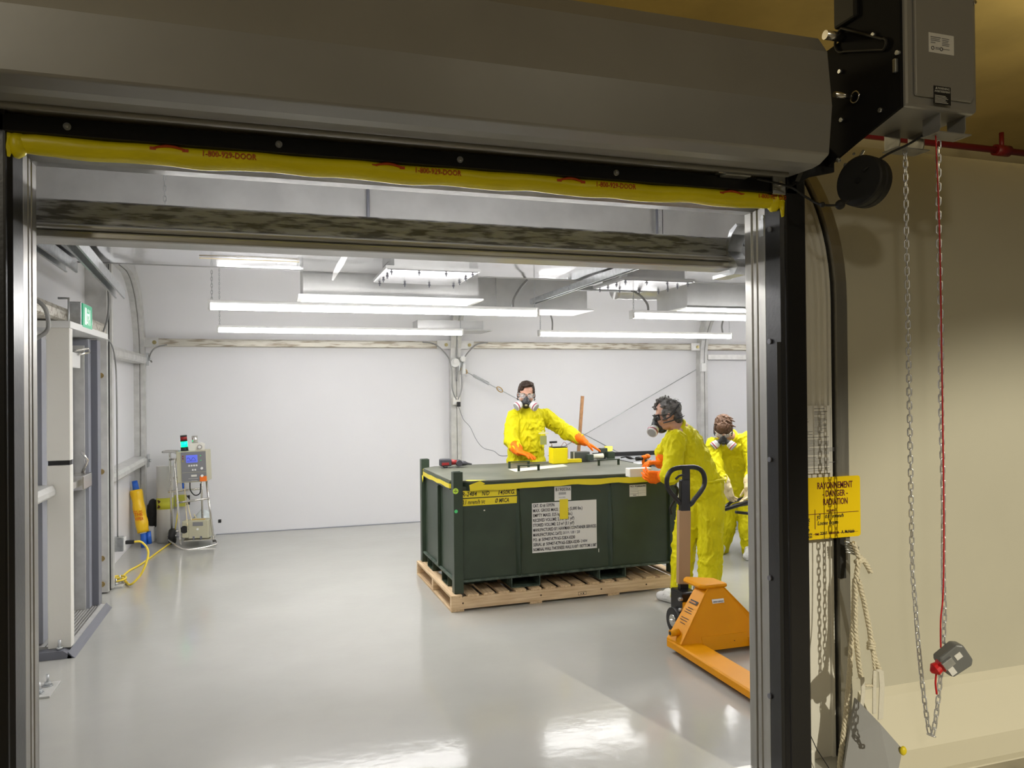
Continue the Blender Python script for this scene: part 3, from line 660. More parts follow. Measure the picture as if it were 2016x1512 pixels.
# black strap under the sign, strap hardware, ropes, fabric flap
tag(box('black_strip',(2.385,2.765,.80),(2.415,2.782,.985),m_blackm),'short black strip on the rib just below the radiation sign','strip')
RP=lambda L,y0=2.72:[at(a,b,Y=y0) for a,b in L]
def rope(label,pts,r=.0105,group='cotton ropes tied to the outer rib'):
    pts=spline(pts,8); bm=bmesh.new()
    # three twisted strands
    tot=0
    for k in range(3):
        P=[];s=0
        for i,p in enumerate(pts):
            if i: s+=(p-pts[i-1]).length
            d=(pts[min(i+1,len(pts)-1)]-pts[max(i-1,0)]); u,v=frame(d); a=s*120+k*2*PI/3
            P.append(p+(u*math.cos(a)+v*math.sin(a))*r*.5)
        tb(bm,P,r*.62,6)
    o=fin('rope',bm,m_rope,None,smooth=True); return tag(o,label,'rope',group)
def dens(L,n=6):
    out=[]
    for a,b in zip(L,L[1:]): out+= [(a[0]+(b[0]-a[0])*i/n,a[1]+(b[1]-a[1])*i/n) for i in range(n)]
    return out+[L[-1]]
rope('short cotton rope end tied in a knot at the metal strap',RP(dens([(1680,1068),(1690,1095),(1697,1100),(1685,1106),(1700,1103),(1708,1115),(1714,1127)],3),2.70))
rope('long cotton rope running from the strap down to the floor, leftmost of the ropes',RP(dens([(1683,1140),(1680,1220),(1672,1330),(1664,1420),(1655,1490),(1652,1525)]),2.70))
rope('cotton rope hanging from strap to the white webbing loop, middle of three',RP(dens([(1690,1108),(1684,1150),(1684,1240),(1690,1300),(1695,1335)]),2.69))
rope('cotton rope slanting to the right from strap to the knot above the right webbing',RP(dens([(1690,1142),(1700,1180),(1712,1240),(1716,1270),(1724,1300),(1731,1318)]),2.68))
rope('thin cotton rope crossing low between the two webbing loops',RP(dens([(1718,1285),(1722,1320),(1719,1350),(1702,1349)]),2.67),.006)
bm=bmesh.new(); c=at(1715,1270,Y=2.67)
for k in range(3): tb(bm,[c+Vector((.014*math.cos(a),.012*math.sin(a),-.012+.011*k+.004*math.sin(a*2))) for a in [i*PI/6 for i in range(12)]],.0065,6,closed=True)
tag(fin('rope_knot',bm,m_rope,None,smooth=True),'round knot in the slanting cotton rope','knot')
def strap(label,L,w,y0,m=m_rope):
    P=[at(a,b,Y=y0) for a,b in L]; bm=bmesh.new(); rows=[]
    for i,p in enumerate(P): rows.append([bm.verts.new(p+Vector((-w/2,0,0))),bm.verts.new(p+Vector((w/2,0,0))),bm.verts.new(p+Vector((w/2,.003,0))),bm.verts.new(p+Vector((-w/2,.003,0)))])
    for A,B in zip(rows,rows[1:]):
        for j in range(4): bm.faces.new((A[j],A[(j+1)%4],B[(j+1)%4],B[j]))
    bm.faces.new(rows[0]); bm.faces.new(rows[-1][::-1]); return tag(fin('webbing_strap',bm,m,None),label,'strap','white webbing loops below the ropes')
m_web=mat('white cotton webbing',(.74,.71,.62),.7,bump=.2,bscale=60)
strap('white webbing loop hanging over the top of grey fabric flap',[(1690,1335),(1698,1334),(1700,1360),(1696,1400)],.02,2.665,m_web)
strap('long white webbing loop right of the grey fabric flap top',[(1728,1318),(1735,1322),(1737,1350),(1734,1416)],.026,2.66,m_web)
strap('white webbing loop just left of the longest webbing strap',[(1723,1320),(1722,1360),(1722,1405)],.018,2.664,m_web)
# metal hose clamp / strap
bm=bmesh.new()
for k in range(5):
    p=[at(1663+3*k*.2,1066+k*5,Y=2.73),at(1678,1070+k*5,Y=2.72),at(1690,1078+k*4,Y=2.73)]; tb(bm,spline(p,4),.0045,6)
tag(fin('metal_strap',bm,m_galv,None,smooth=True),'wound galvanised wire strap on the rib under the radiation sign','strap')
# grey fabric flap lying from rib to floor
FL=[at(1685,1375,Y=2.66),at(1733,1425,Y=2.63),at(1777,1475,Y=2.58),at(1760,1560,Y=2.50),at(1655,1560,Y=2.60),at(1672,1450,Y=2.67)]
bm=bmesh.new(); top=[bm.verts.new(p) for p in FL]; bt=[bm.verts.new(p+Vector((.002,.012,-.001))) for p in FL]
bm.faces.new(top); bm.faces.new(bt[::-1])
for i in range(6): bm.faces.new((top[i],bt[i],bt[(i+1)%6],top[(i+1)%6]))
tag(fin('fabric_flap',bm,mat('grey vinyl flap',(.34,.345,.355),.5,bump=.1,bscale=12),None),'grey vinyl flap with pointed top lying against the skirt, lower right','flap')
K=at(1778,1478,Y=2.57); bm=bmesh.new(); sph(bm,K,(.016,.012,.019)); tag(fin('yellow_tip',bm,mat('yellow plug',(.85,.68,.02),.4),None,smooth=True),'small yellow plug at the corner of the grey flap','plug')
# box at foot of panel & thin wire
tag(box('white_foot_box',(2.11,2.70,.0),(2.19,2.80,.11),m_off,bevel=.01),'small white metal foot box at the bottom of the panel beside the black rail','box')
tag(tube('thin_wire',[at(1592,1440,Y=2.66),at(1608,1475,Y=2.65),at(1632,1512,Y=2.63),at(1650,1540,Y=2.6)],.002,m_blackm,None,5),'thin dark wire slanting to the floor beside the right guide rail','wire')
# black rubber cable at top between hood and ceiling is hidden; red sprinkler pipe
t=wthing('sprinkler_pipe','dark red sprinkler pipe under the yellow hall ceiling, above the tent','pipe',(6,9,5.3))
pz=[at(1700,269,Y=9.0),at(2010,298,Y=9.0)]; zc=(pz[0].z+pz[1].z)/2
tube('pipe',[(-4,9,zc),(14,9,zc)],.05,m_redp,t,16)
p=at(1972,290,Y=9.0); tube('tee_fitting',[(p.x-.14,9,zc),(p.x+.14,9,zc)],.085,m_redp,t,16); tube('drop_nipple',[(p.x,9,zc),(p.x,9,zc+.28)],.035,m_redp,t,10)
# ================= LIGHTS AND DUCTS INSIDE =================
def linkchain(name,p0,p1,parent,r=.0016,pitch=.022,w=.006):
    bm=bmesh.new(); p0=Vector(p0);p1=Vector(p1); n=max(1,int((p1-p0).length/pitch)); d=(p1-p0)/n; dn=d.normalized(); u,v=frame(dn)
    for i in range(n):
        c=p0+d*(i+.5); s=u if i%2 else v; L=d.length*.68
        P=[c+dn*L*math.cos(a)+s*w*math.sin(a) for a in [j*PI/4 for j in range(8)]]
        tb(bm,P,r,4,closed=True)
    return fin(name,bm,m_galv,parent)
def strip(x0,y,label,ztop=(2.50,2.50),zz=0):
    t=wthing('strip_light',label,'light',(x0,y,2.24),'long strip lights hung on chains')
    x1=x0+2.44
    pri('housing',[(y-.030,2.266),(y+.030,2.266),(y+.028,2.292),(y-.028,2.292)],'x',x0,x1,m_white,t)
    pri('lens',[(y-.033,2.264),(y-.036,2.245),(y-.026,2.230),(y,2.224),(y+.026,2.230),(y+.036,2.245),(y+.033,2.264)],'x',x0+.012,x1-.012,m_ste,t)
    pri('end_cap',[(y-.037,2.224),(y+.037,2.224),(y+.037,2.290),(y-.037,2.290)],'x',x0-.004,x0+.012,m_white,t)
    pri('end_cap',[(y-.037,2.224),(y+.037,2.224),(y+.037,2.290),(y-.037,2.290)],'x',x1-.012,x1+.004,m_white,t)
    for xx,zt in ((x0+.02,ztop[0]),(x1-.02,ztop[1])): linkchain('hanging_chain',(xx,y,2.288),(xx,y,zt-zz),t)
    if zz:
        for c in t.children: c.data.transform(Matrix.Translation((0,0,zz)))
    return t
RZ=ZC+RAD-.063
strip(-.407,5.73,'front left strip light, longest in view, hanging before the glowing troffer')
strip(2.864,5.73,'front right strip light running behind the right jamb')
strip(-.485,7.9,'rear left strip light hung above the middle of the bare back wall',(RZ,RZ))
strip(2.82,7.9,'rear right strip light hung above the three workers',(RZ,RZ))
strip(4.1+1.9,7.9,'strip light beyond the right jamb in the rear row',(RZ,RZ))
strip(-.45,3.60,'added strip light to brighten the floor just inside the opening, mostly hidden by the big purlin',(2.93,2.93),.10)  # added fixture for the dim front floor, spaced like the other rows
def whip(label,pts):
    cable(label,pts,.010)
whip('grey cable arching down to the right end of the front left strip light',[(1.83,5.73,2.288),(1.84,5.73,2.36),(1.90,5.75,2.45),(1.97,5.78,2.52)])
whip('grey cable arching down to the left end of front right strip light',[(3.02,5.73,2.288),(3.01,5.73,2.35),(2.95,5.74,2.42),(2.88,5.76,2.46)])
whip('grey cable dropping to the left end of the rear right strip light',[(2.98,7.9,2.288),(2.98,7.9,2.4),(2.95,7.9,2.5),(2.93,7.9,2.6)])
whip('grey cable dropping to the right end of the rear right strip light',[(5.15,7.9,2.288),(5.14,7.9,2.38),(5.18,7.9,2.5),(5.25,7.9,2.66)])
def troffer(x0,y0,w_,d_,z,label,hz=.26):
    t=wthing('troffer_light',label,'light',(x0,y0,z),'glowing box lights')
    bm=bmesh.new(); bx(bm,(x0,y0,z+.012),(x0+w_,y0+d_,z+hz)); fin('box_housing',bm,m_ductw,t)
    P=bmesh.new()
    e=.035
    for a,b in (((x0-e,y0-e,z),(x0+w_+e,y0,z+.012)),((x0-e,y0+d_,z),(x0+w_+e,y0+d_+e,z+.012)),((x0-e,y0,z),(x0,y0+d_,z+.012)),((x0+w_,y0,z),(x0+w_+e,y0+d_,z+.012))): bx(P,a,b)
    fin('flange',P,m_white,t)
    bm=bmesh.new(); bx(bm,(x0,y0,z+.002),(x0+w_,y0+d_,z+.01)); fin('diffuser',bm,m_tro,t)
    for a,b in ((.05,.05),(w_-.05,.05),(.05,d_-.05),(w_-.05,d_-.05)): cyl('hanger_rod',(x0+a,y0+b,z+hz),(x0+a,y0+b,RZ+.002),.005,m_dgrey2,t,6)
    return t
troffer(.24,5.92,1.36,.55,2.36,'glowing rectangular box light behind the front left strip light',.30)
troffer(3.52,5.95,1.36,.55,2.34,'glowing box light at the right, half hidden behind the right jamb',.26)
# polished ducts
def duct(label,x0,x1,y0,y1,z0,z1):
    t=wthing('duct',label,'duct',(x0,y0,z0))
    # bottom sheet slightly rippled
    bm=bmesh.new(); nx,ny=90,26; g=[]
    for i in range(nx+1):
        row=[]
        for j in range(ny+1):
            x=x0+(x1-x0)*i/nx; y=y0+(y1-y0)*j/ny; e=min(i,nx-i,j,ny-j)/4
            dz=0.006*noise.noise(Vector((x*1.3,y*2.4,z0)))*min(1,e)
            row.append(bm.verts.new((x,y,z0+dz)))
        g.append(row)
    for i in range(nx):
        for j in range(ny): bm.faces.new((g[i][j],g[i+1][j],g[i+1][j+1],g[i][j+1]))
    fin('polished_bottom',bm,m_duct,t,smooth=True)
    bm=bmesh.new(); bx(bm,(x0,y0,z0+.02),(x1,y1,z1)); fin('duct_body',bm,m_ductw,t)
    bm=bmesh.new()
    bx(bm,(x0,y0-.002,z0-.004),(x1,y0+.012,z0+.03)); bx(bm,(x0,y1-.012,z0-.004),(x1,y1+.002,z0+.03)); fin('folded_edge',bm,m_ductw,t)
    return t
d1=duct('wide polished sheet metal duct under the roof, left of the hanging strut',-1.32,2.455,4.45,5.70,2.52,2.86)
d2=duct('wide polished sheet metal duct under the roof, right of the hanging strut',2.46,5.6,4.45,5.70,2.54,2.86)
tb_=box('paper_tag',(-.43,4.95,2.512),(-.22,5.0,2.516),mat('cream tape',(.8,.78,.68),.6),d1)
lines('printed_tape',(-.43,5.30,2.512),(1,0,0),(0,-1,0),[(0,0,.62,.045)],m_cream,d1,lift=.001)
def register(label,x0,x1,y0,y1,z,zn):
    t=wthing('air_register',label,'air register',(x0,y0,z),'bolted air registers under the ducts')
    bm=bmesh.new(); bx(bm,(x0+.05,y0+.04,z+.012),(x1-.05,y1-.04,zn)); fin('neck',bm,m_ductw,t)
    bm=bmesh.new(); bx(bm,(x0,y0,z),(x1,y1,z+.012)); fl=fin('flange_plate',bm,m_flange,t)
    bm=bmesh.new(); e=.012
    for a,b in (((x0-e,y0-e,z+.005),(x1+e,y0,z+.025)),((x0-e,y1,z+.005),(x1+e,y1+e,z+.025)),((x0-e,y0,z+.005),(x0,y1,z+.025)),((x1,y0,z+.005),(x1+e,y1,z+.025))): bx(bm,a,b)
    fin('rim',bm,m_ductw,t)
    xs=[x0+.03+(x1-x0-.06)*i/3 for i in range(4)]; ys=[y0+.03+(y1-y0-.06)*i/3 for i in range(4)]
    for i,x in enumerate(xs):
        for j,y in enumerate(ys):
            if i in(0,3) or j in(0,3):
                bm=bmesh.new(); tb(bm,[(x,y,z-.028),(x,y,z)],.004,6); tb(bm,[(x,y,z-.014),(x,y,z-.004)],.010,6); fin('hanging_bolt',bm,m_dgrey2,t)
    return t
m_flange=mat('pale painted flange',(.42,.42,.43),.18,metal=.7)
register('bolted air register with white plate under the left duct',.72,1.32,4.88,5.50,2.42,2.518)
register('bolted air register with white plate under the right duct, right of the strut',2.48,3.06,5.08,5.60,2.44,2.538)
# curved fin under left duct
pri_=wthing('duct_hanger_strap','curved thin metal strap hanging at the seam of the left duct','strap',(.55,4.9,2.5))
bm=bmesh.new(); 
P=[at(680,497,Y=4.6),at(672,505,Y=4.8),at(663,520,Y=5.0),at(656,536,Y=5.2),at(653,552,Y=5.35)]
rows=[]
for i,p in enumerate(P): rows.append([bm.verts.new(p),bm.verts.new(p+Vector((.045*math.sin(PI*(i+.6)/5),0,-.002))),bm.verts.new(p+Vector((.045*math.sin(PI*(i+.6)/5),.003,-.001))),bm.verts.new(p+Vector((0,.003,.002)))])
for A,B in zip(rows,rows[1:]):
    for j in range(4): bm.faces.new((A[j],A[(j+1)%4],B[(j+1)%4],B[j]))
bm.faces.new(rows[0]); bm.faces.new(rows[-1][::-1]); fin('strap_blade',bm,m_ductw,pri_)
# struts
def strut(label,a,b,w=.041):
    a=Vector(a);b=Vector(b); d=(b-a); L=d.length; d.normalize(); s=d.cross(Vector((0,0,1))).normalized(); T=Matrix((d,s,d.cross(s)*-1)).transposed().to_4x4(); T.translation=a
    bm=bmesh.new(); h=w
    prism(bm,[(-w/2,0),(w/2,0),(w/2,-h),(w/2-.012,-h),(w/2-.012,-h+.006),(w/2-.003,-h+.006),(w/2-.003,-.003),(-w/2+.003,-.003),(-w/2+.003,-h+.006),(-w/2+.012,-h+.006),(-w/2+.012,-h),(-w/2,-h)],'x',0,L,T)
    return tag(fin('strut_channel',bm,m_galv,None),label,'strut',None)
strut('galvanised strut channel running front to back between the two ducts',(2.40,4.40,2.515),(2.385,6.86,2.50),.05)
strut('galvanised strut channel running crossways behind the ducts, carrying the right chain',(2.36,5.85,2.50),(3.02,5.85,2.50))
for x,y,l in ((2.40,4.42,'threaded rod carrying the near end of the long strut'),(.545,4.43,'threaded rod at the front seam of the left duct')):
    tag(cyl('threaded_rod',(x,y,2.5),(x,y,RZ+.002),.009,m_dgrey2,None,8),l,'rod')
strut('galvanised channel with cover high above the exit door, nearest the opening',(-1.00,4.55,2.50),(-1.14,6.75,2.47),.07)
strut('second galvanised channel beside the left wall above the exit door',(-1.20,4.6,2.505),(-1.23,5.6,2.505),.07)
# spiral duct, rear boxes
t=wthing('spiral_duct','round spiral duct running crossways behind the right duct','duct',(3.3,6.5,2.7))
bm=bmesh.new(); P=[(3.2+.02*i,6.74,2.66) for i in range(150)]; tb(bm,P,[.15+(.004 if i%6==0 else 0) for i in range(150)],28); fin('duct_tube',bm,m_ductw,t,smooth=True)
t=wthing('air_return_box','low metal air box with flange behind the rear left strip light end','duct box',(1.9,8.2,2.3))
box('box_body',(1.55,8.3,2.315),(2.30,8.6,2.42),m_ductw,t,bevel=.003); box('flange',(1.5,8.22,2.30),(2.38,8.7,2.315),m_ductw,t,bevel=.002)
t=wthing('hanging_duct_panel','pale metal duct side hanging between the glowing troffer and the strut','duct',(1.75,6.9,2.4))
box('side_sheet',(1.72,6.85,2.42),(2.95,7.3,2.78),m_ductw,t,bevel=.004); box('seam_post',(2.02,6.83,2.40),(2.07,6.85,2.80),m_ductw,t); box('bottom_flange',(1.68,6.8,2.40),(3.0,7.35,2.42),m_ductw,t)
t=wthing('white_supply_duct','white rectangular supply duct box above the right glowing light','duct',(3.5,6.0,2.6))
box('box_body',(4.0,6.95,2.58),(5.4,7.3,2.86),m_off,t,bevel=.004)
for a_ in (4.2,5.2): cyl('hanger_rod',(a_,7.1,2.86),(a_,7.1,RZ+.002),.006,m_dgrey2,t,6)
# ---- brace cables on the back wall ----
def wire(label,p,q,r=.006): return tag(cyl('brace_cable',p,q,r,m_galv,None,6),label,'brace cable',None)
Pa=at(908,727,Y=9.28); Pb=at(1222,893,Y=9.28); Pc=at(1370,728,Y=9.26); Pd=at(1140,862,Y=9.26)
ext=lambda a,b,k:Vector(a)+(Vector(b)-Vector(a))*k
wire('steel brace cable slanting down to the right behind the first worker',Pa,ext(Pa,Pb,1.18))
wire('steel brace cable slanting up to the right post behind the middle worker',ext(Pc,Pd,1.25),Pc)
t=wthing('turnbuckle','turnbuckle with brass shackles on the upper left brace cable','turnbuckle',Pa)
dd=(Pb-Pa).normalized()
for k in (-.014,.014): cyl('side_bar',Pa+dd*.17+Vector((.006*k*30,-.01,k)),Pa+dd*.40+Vector((.006*k*30,-.01,k)),.005,m_galv,t,6)
for s_ in (.04,.56):
    c=Pa+dd*s_; tube('shackle',[c+dd*(.045*math.cos(a))+Vector((0,-.012,.028*math.sin(a))) for a in [i*PI/5 for i in range(10)]],.007,mat('brass shackle',(.45,.30,.12),.35,metal=.8),t,6,closed=True)
box('wall_tab',(Pa.x-.03,9.28,Pa.z-.02),(Pa.x+.04,9.30,Pa.z+.12),m_galv,t)
# devices on the middle back post (x 2.15-2.28, face at y 9.3)
t=wthing('emergency_lamp','round white twin emergency lamp on the middle back post','lamp',(2.2,9.25,1.98))
c=at(896,711,Y=9.25); c2=at(911,706,Y=9.22)
cyl('lamp_base',(c.x,9.30,c.z-.02),(c.x,9.24,c.z-.02),.055,m_white,t,24)
for cc in (c,c2):
    h=cyl('lamp_head',(cc.x,9.26,cc.z),(cc.x+.0,9.19,cc.z-.005),.030,m_white,t,20,.036); cyl('lamp_glass',(cc.x,9.191,cc.z-.005),(cc.x,9.185,cc.z-.005),.026,m_paper,h,20)
box('bracket_plate',(2.285,9.26,1.84),(2.33,9.27,1.96),m_white,t)
t=wthing('post_outlet','four way outlet box with black plug on the middle back post','outlet',(2.2,9.28,1.4))
p=at(892,782,Y=9.26); q=at(906,797,Y=9.26)
bb=box('box_body',(p.x,9.25,q.z),(q.x,9.30,p.z),m_off,t,bevel=.004)
for sx_ in (.26,.72):
    for sz_ in (.28,.72): cyl('socket',(p.x+(q.x-p.x)*sx_,9.246,q.z+(p.z-q.z)*sz_),(p.x+(q.x-p.x)*sx_,9.25,q.z+(p.z-q.z)*sz_),.014,m_white,bb,14)
pq=at(903,795,Y=9.22); box('plug_adapter',(pq.x-.018,9.19,pq.z-.035),(pq.x+.018,9.25,pq.z+.025),m_blackm,t,bevel=.004)
cable('thin dark cord drooping from post outlet behind the first worker',[at(x,y,Y=yy) for x,y,yy in ((903,800,9.2),(912,825,9.0),(925,840,8.6),(938,866,8.2),(952,882,7.8),(972,888,7.5),(985,897,7.3),(1003,897,7.25))],.0035,m_dgrey2,'cord')
for s,lab in ((-1,'grey cable curving from the left back purlin down the middle post'),(1,'grey cable curving from the right back purlin down the middle post')):
    x0=2.215+s*.06
    cable(lab,[(2.215+s*.42,9.30,2.235),(2.215+s*.27,9.28,2.21),(2.215+s*.12,9.26,2.07),(x0+s*.005,9.25,1.9),(x0,9.25,1.66),(2.215+s*.01,9.25,1.52)],.008)
cable('thin grey cable following the middle back post down from the roof',[(2.235,9.24,2.7),(2.23,9.27,2.4),(2.225,9.27,2.0),(2.22,9.27,1.75)],.010)
# small box on right post
tag(box('junction_box',(5.69,9.25,1.86),(5.76,9.30,1.98),m_white,bevel=.006),'small white junction box on the right back post','junction box')
# ================= PALLET, CONTAINER =================
CY=R(1.2); CO=Vector((1.262,5.515,0)); L_P,W_P=1.955,1.25
def loc(px,py,yl):   # local crate coordinates of an image point on the local plane y=yl
    r=FW+RT*((px-1008)/FPX)-UP*((py-756)/FPX); Mi=(Matrix.Translation(CO)@Matrix.Rotation(CY,4,'Z')).inverted()
    o=Mi@Vector((0,0,CAMH)); d=Mi.to_3x3()@r; return o+d*((yl-o.y)/d.y)
pal=thing('wooden_pallet','pale pine pallet under the dark green container','pallet',CO,CY)
for y in (0,.605,1.212):
    bm=bmesh.new()
    if y==0:
        prof=[(0,.016),(.35,.016),(.38,.05),(.55,.05),(.58,.016),(1.30,.016),(1.33,.05),(1.55,.05),(1.58,.016),(L_P,.016),(L_P,.102),(0,.102)]
        prof=[(0,.016),(L_P,.016),(L_P,.102),(0,.102)]
    prism(bm,[(0,.016),(L_P,.016),(L_P,.102),(0,.102)],'y',y,y+.038); fin('stringer',bm,m_wood,pal,bevel=.002)
nb=16; bw=.085; random.seed(5)
for i in range(nb):
    x=(L_P-bw)*i/(nb-1)+random.uniform(-.006,.006)*(0<i<nb-1); x=min(max(x,0),L_P-bw)
    box('deck_board',(x,-.004,.102),(x+bw,W_P,.120+random.uniform(-.001,.001)),m_woody,pal,bevel=.002)
for x in (0,.62,1.28,L_P-.1): box('bottom_board',(x,0,0),(x+.1,W_P,.016),m_woody,pal,bevel=.002)
lines('stamp',(1.02,0,.03),(1,0,0),(0,0,1),[(0,0,.07,.002),(0,.022,.07,.024),(0,0,.002,.024),(.068,0,.07,.024),(.02,.008,.03,.014),(.04,.006,.05,.016)],m_ink,pal,lift=.001)
bm=bmesh.new()
for x in (.09,.71,1.22,1.62): tb(bm,[(x,-.001,.06),(x,.001,.06)],.007,8)
fin('nail_marks',bm,mat('dark knot',(.10,.06,.03),.7),pal)
C0=.122
box_=thing('waste_container','large dark green steel container with taped grey green lid and data sheet','container',CO,CY)
x0,x1,y0,y1=.045,L_P-.03,.05,1.235
zb,zt=.205,.915
body=box('tank_body',(x0+.02,y0+.012,zb),(x1-.02,y1-.012,zt),m_green,box_,bevel=.004)
bm=bmesh.new()
bx(bm,(x0+.05,y0-.004,zb-.006),(x1-.05,y0+.02,zb+.012)); bx(bm,(x0+.05,y1-.02,zb-.006),(x1-.05,y1+.004,zb+.012)); bx(bm,(x0,y0+.05,zb-.006),(x0+.03,y1-.05,zb+.012)); bx(bm,(x1-.03,y0+.05,zb-.006),(x1,y1-.05,zb+.012))
fin('bottom_rim',bm,m_greenw,box_,bevel=.002)
pw=.072
for (x,y) in ((x0-.01,y0-.015),(x0-.01,y1-pw+.01),(x1-pw+.01,y0-.015),(x1-pw+.01,y1-pw+.01)):
    bm=bmesh.new(); t_=.006; z0,z1=C0,1.03
    o_=[(x,y),(x+pw,y),(x+pw,y+pw),(x,y+pw)]; i_=[(x+t_,y+t_),(x+pw-t_,y+t_),(x+pw-t_,y+pw-t_),(x+t_,y+pw-t_)]
    ob=[bm.verts.new((a,b,z0)) for a,b in o_]; ot=[bm.verts.new((a,b,z1)) for a,b in o_]; it=[bm.verts.new((a,b,z1)) for a,b in i_]; ib=[bm.verts.new((a,b,z1-.15)) for a,b in i_]
    for j in range(4):
        k=(j+1)%4; bm.faces.new((ob[j],ob[k],ot[k],ot[j])); bm.faces.new((ot[j],ot[k],it[k],it[j])); bm.faces.new((it[j],it[k],ib[k],ib[j]))
    bm.faces.new(ob[::-1]); bm.faces.new(ib)
    fin('corner_post',bm,m_green,box_,bevel=.003)
# tapered stiffening ribs
for px in (1022,1203):
    x=loc(px,1040,y0).x
    bm=bmesh.new(); vs=[(x-.012,y0+.014,zt-.03),(x+.012,y0+.014,zt-.03),(x+.030,y0+.014,zb+.3),(x+.022,y0+.014,zb+.01),(x-.022,y0+.014,zb+.01),(x-.030,y0+.014,zb+.3)]
    c=[bm.verts.new(v) for v in vs]; r1=bm.verts.new((x,y0-.001,zt-.06)); r2=bm.verts.new((x,y0-.022,zb+.3)); r3=bm.verts.new((x,y0-.022,zb+.012))
    for f in ((c[0],c[5],r2,r1),(c[1],r1,r2,c[2]),(c[5],c[4],r3,r2),(c[2],r2,r3,c[3]),(c[0],r1,c[1]),(c[4],c[3],r3)): bm.faces.new(f)
    bm.faces.new(c); fin('stiffening_rib',bm,m_green,box_)
for y in (.60,):
    bm=bmesh.new(); prism(bm,[(x0+.02,zb+.012),(x0-.006,zb+.012),(x0-.006,zt-.05),(x0+.02,zt-.03)],'y',y-.02,y+.02); fin('stiffening_rib',bm,m_green,box_,bevel=.004)
for px in (1007,1180):
    xa=loc(px,1140,y0-.004).x; w_=.235
    bm=bmesh.new()
    for a,b in (((xa,y0-.004,.124),(xa+w_,y1,.130)),((xa,y0-.004,.130),(xa+.006,y1,zb)),((xa+w_-.006,y0-.004,.130),(xa+w_,y1,zb))): bx(bm,a,b)
    fin('fork_pocket',bm,m_greenw,box_)
for y in (.28,.80):
    bm=bmesh.new()
    for a,b in (((x0+.0,y,.124),(x0+.4,y+.2,.130)),((x0,y,.13),(x0+.4,y+.006,zb)),((x0,y+.194,.13),(x0+.4,y+.2,zb))): bx(bm,a,b)
    fin('fork_pocket',bm,m_green,box_)
box('under_floor',(x0+.06,y0+.06,.19),(x1-.06,y1-.06,.205),m_green,box_)
# lid: chamfered at the four posts
lx0,lx1,ly0,ly1=x0-.005,x1+.005,y0-.012,y1+.012; ch=.13
lid_o=[(lx0+ch,ly0),(lx1-ch,ly0),(lx1,ly0+ch),(lx1,ly1-ch),(lx1-ch,ly1),(lx0+ch,ly1),(lx0,ly1-ch),(lx0,ly0+ch)]
LT=.958
lid=pri('lid',lid_o,'z',.905,LT,m_lid,box_,bevel=.005)
lip=pri('lid_lip',[(a+(.004 if a<1 else -.004)*-1,b+(-.004 if b<.6 else .004)) for a,b in lid_o],'z',.885,.945,m_green,lid)
# yellow tape round the lip
def tape(name,P,h,m,par,off=.006,sag=.004):
    bm=bmesh.new(); rows=[]
    tot=0; PP=[]
    for a,b in zip(P,P[1:]):
        a=Vector(a);b=Vector(b); k=max(1,int((b-a).length/.05)); PP+=[a.lerp(b,i/k) for i in range(k)]
    PP.append(Vector(P[-1]))
    for i,p in enumerate(PP):
        d=(PP[min(i+1,len(PP)-1)]-PP[max(i-1,0)]); d.z=0; d.normalize(); nn=Vector((d.y,-d.x,0))
        z=p.z+sag*noise.noise(p*9); hh=h*(1+.18*noise.noise(p*6+Vector((4,4,4)))); q=p+nn*(off+.003*noise.noise(p*20))
        rows.append([bm.verts.new((q.x,q.y,z)),bm.verts.new((q.x,q.y,z-hh)),bm.verts.new((q.x-nn.x*.001,q.y-nn.y*.001,z-hh)),bm.verts.new((q.x-nn.x*.001,q.y-nn.y*.001,z))])
    for A,B in zip(rows,rows[1:]):
        for j in range(4): bm.faces.new((A[j],A[(j+1)%4],B[(j+1)%4],B[j]))
    bm.faces.new(rows[0]); bm.faces.new(rows[-1][::-1]); return fin(name,bm,m,par)
zt_=.927
tape('yellow_tape',[(lx0,ly1-ch,zt_),(lx0,ly0+ch,zt_+.004),(lx0+.075,ly0+.06,zt_+.0)],.036,m_ytape,lid)
tape('yellow_tape',[(lx0+ch-.01,ly0,zt_),(lx0+.35,ly0,zt_-.002),(lx0+.9,ly0,zt_+.006),(lx1-ch,ly0,zt_-.002)],.045,m_ytape,lid)
bm=bmesh.new()
T=T3((lx0+.0,ly0,LT),(1,0,0),(0,1,0))
for P in ([(.075,.055),(.135,.0),(.25,.0),(.22,.045),(.12,.075)],): 
    v1=[bm.verts.new(T@Vector((a,b,.0008+.006*noise.noise(Vector((a*30,b*30,0)))))) for a,b in P]; bm.faces.new(v1)
fin('tape_tail',bm,m_ytape,lid); bm=bmesh.new()
v1=[bm.verts.new((lx0+.20,ly0-.007,.957)),bm.verts.new((lx0+.24,ly0-.007,.935)),bm.verts.new((lx0+.12,ly0-.008,.885)),bm.verts.new((lx0+.115,ly0-.007,.93))]; bm.faces.new(v1)
fin('tape_tail',bm,m_ytape,lid); bm=bmesh.new()
v1=[bm.verts.new((lx0-.006,ly1-ch,.95)),bm.verts.new((lx0+.04,ly1-ch+.07,.955)),bm.verts.new((lx0-.0,ly1-ch+.06,.89)),bm.verts.new((lx0-.006,ly1-ch+.01,.83)),bm.verts.new((lx0-.006,ly1-ch-.03,.90))]; bm.faces.new(v1)
fin('tape_tail',bm,m_ytape,lid)
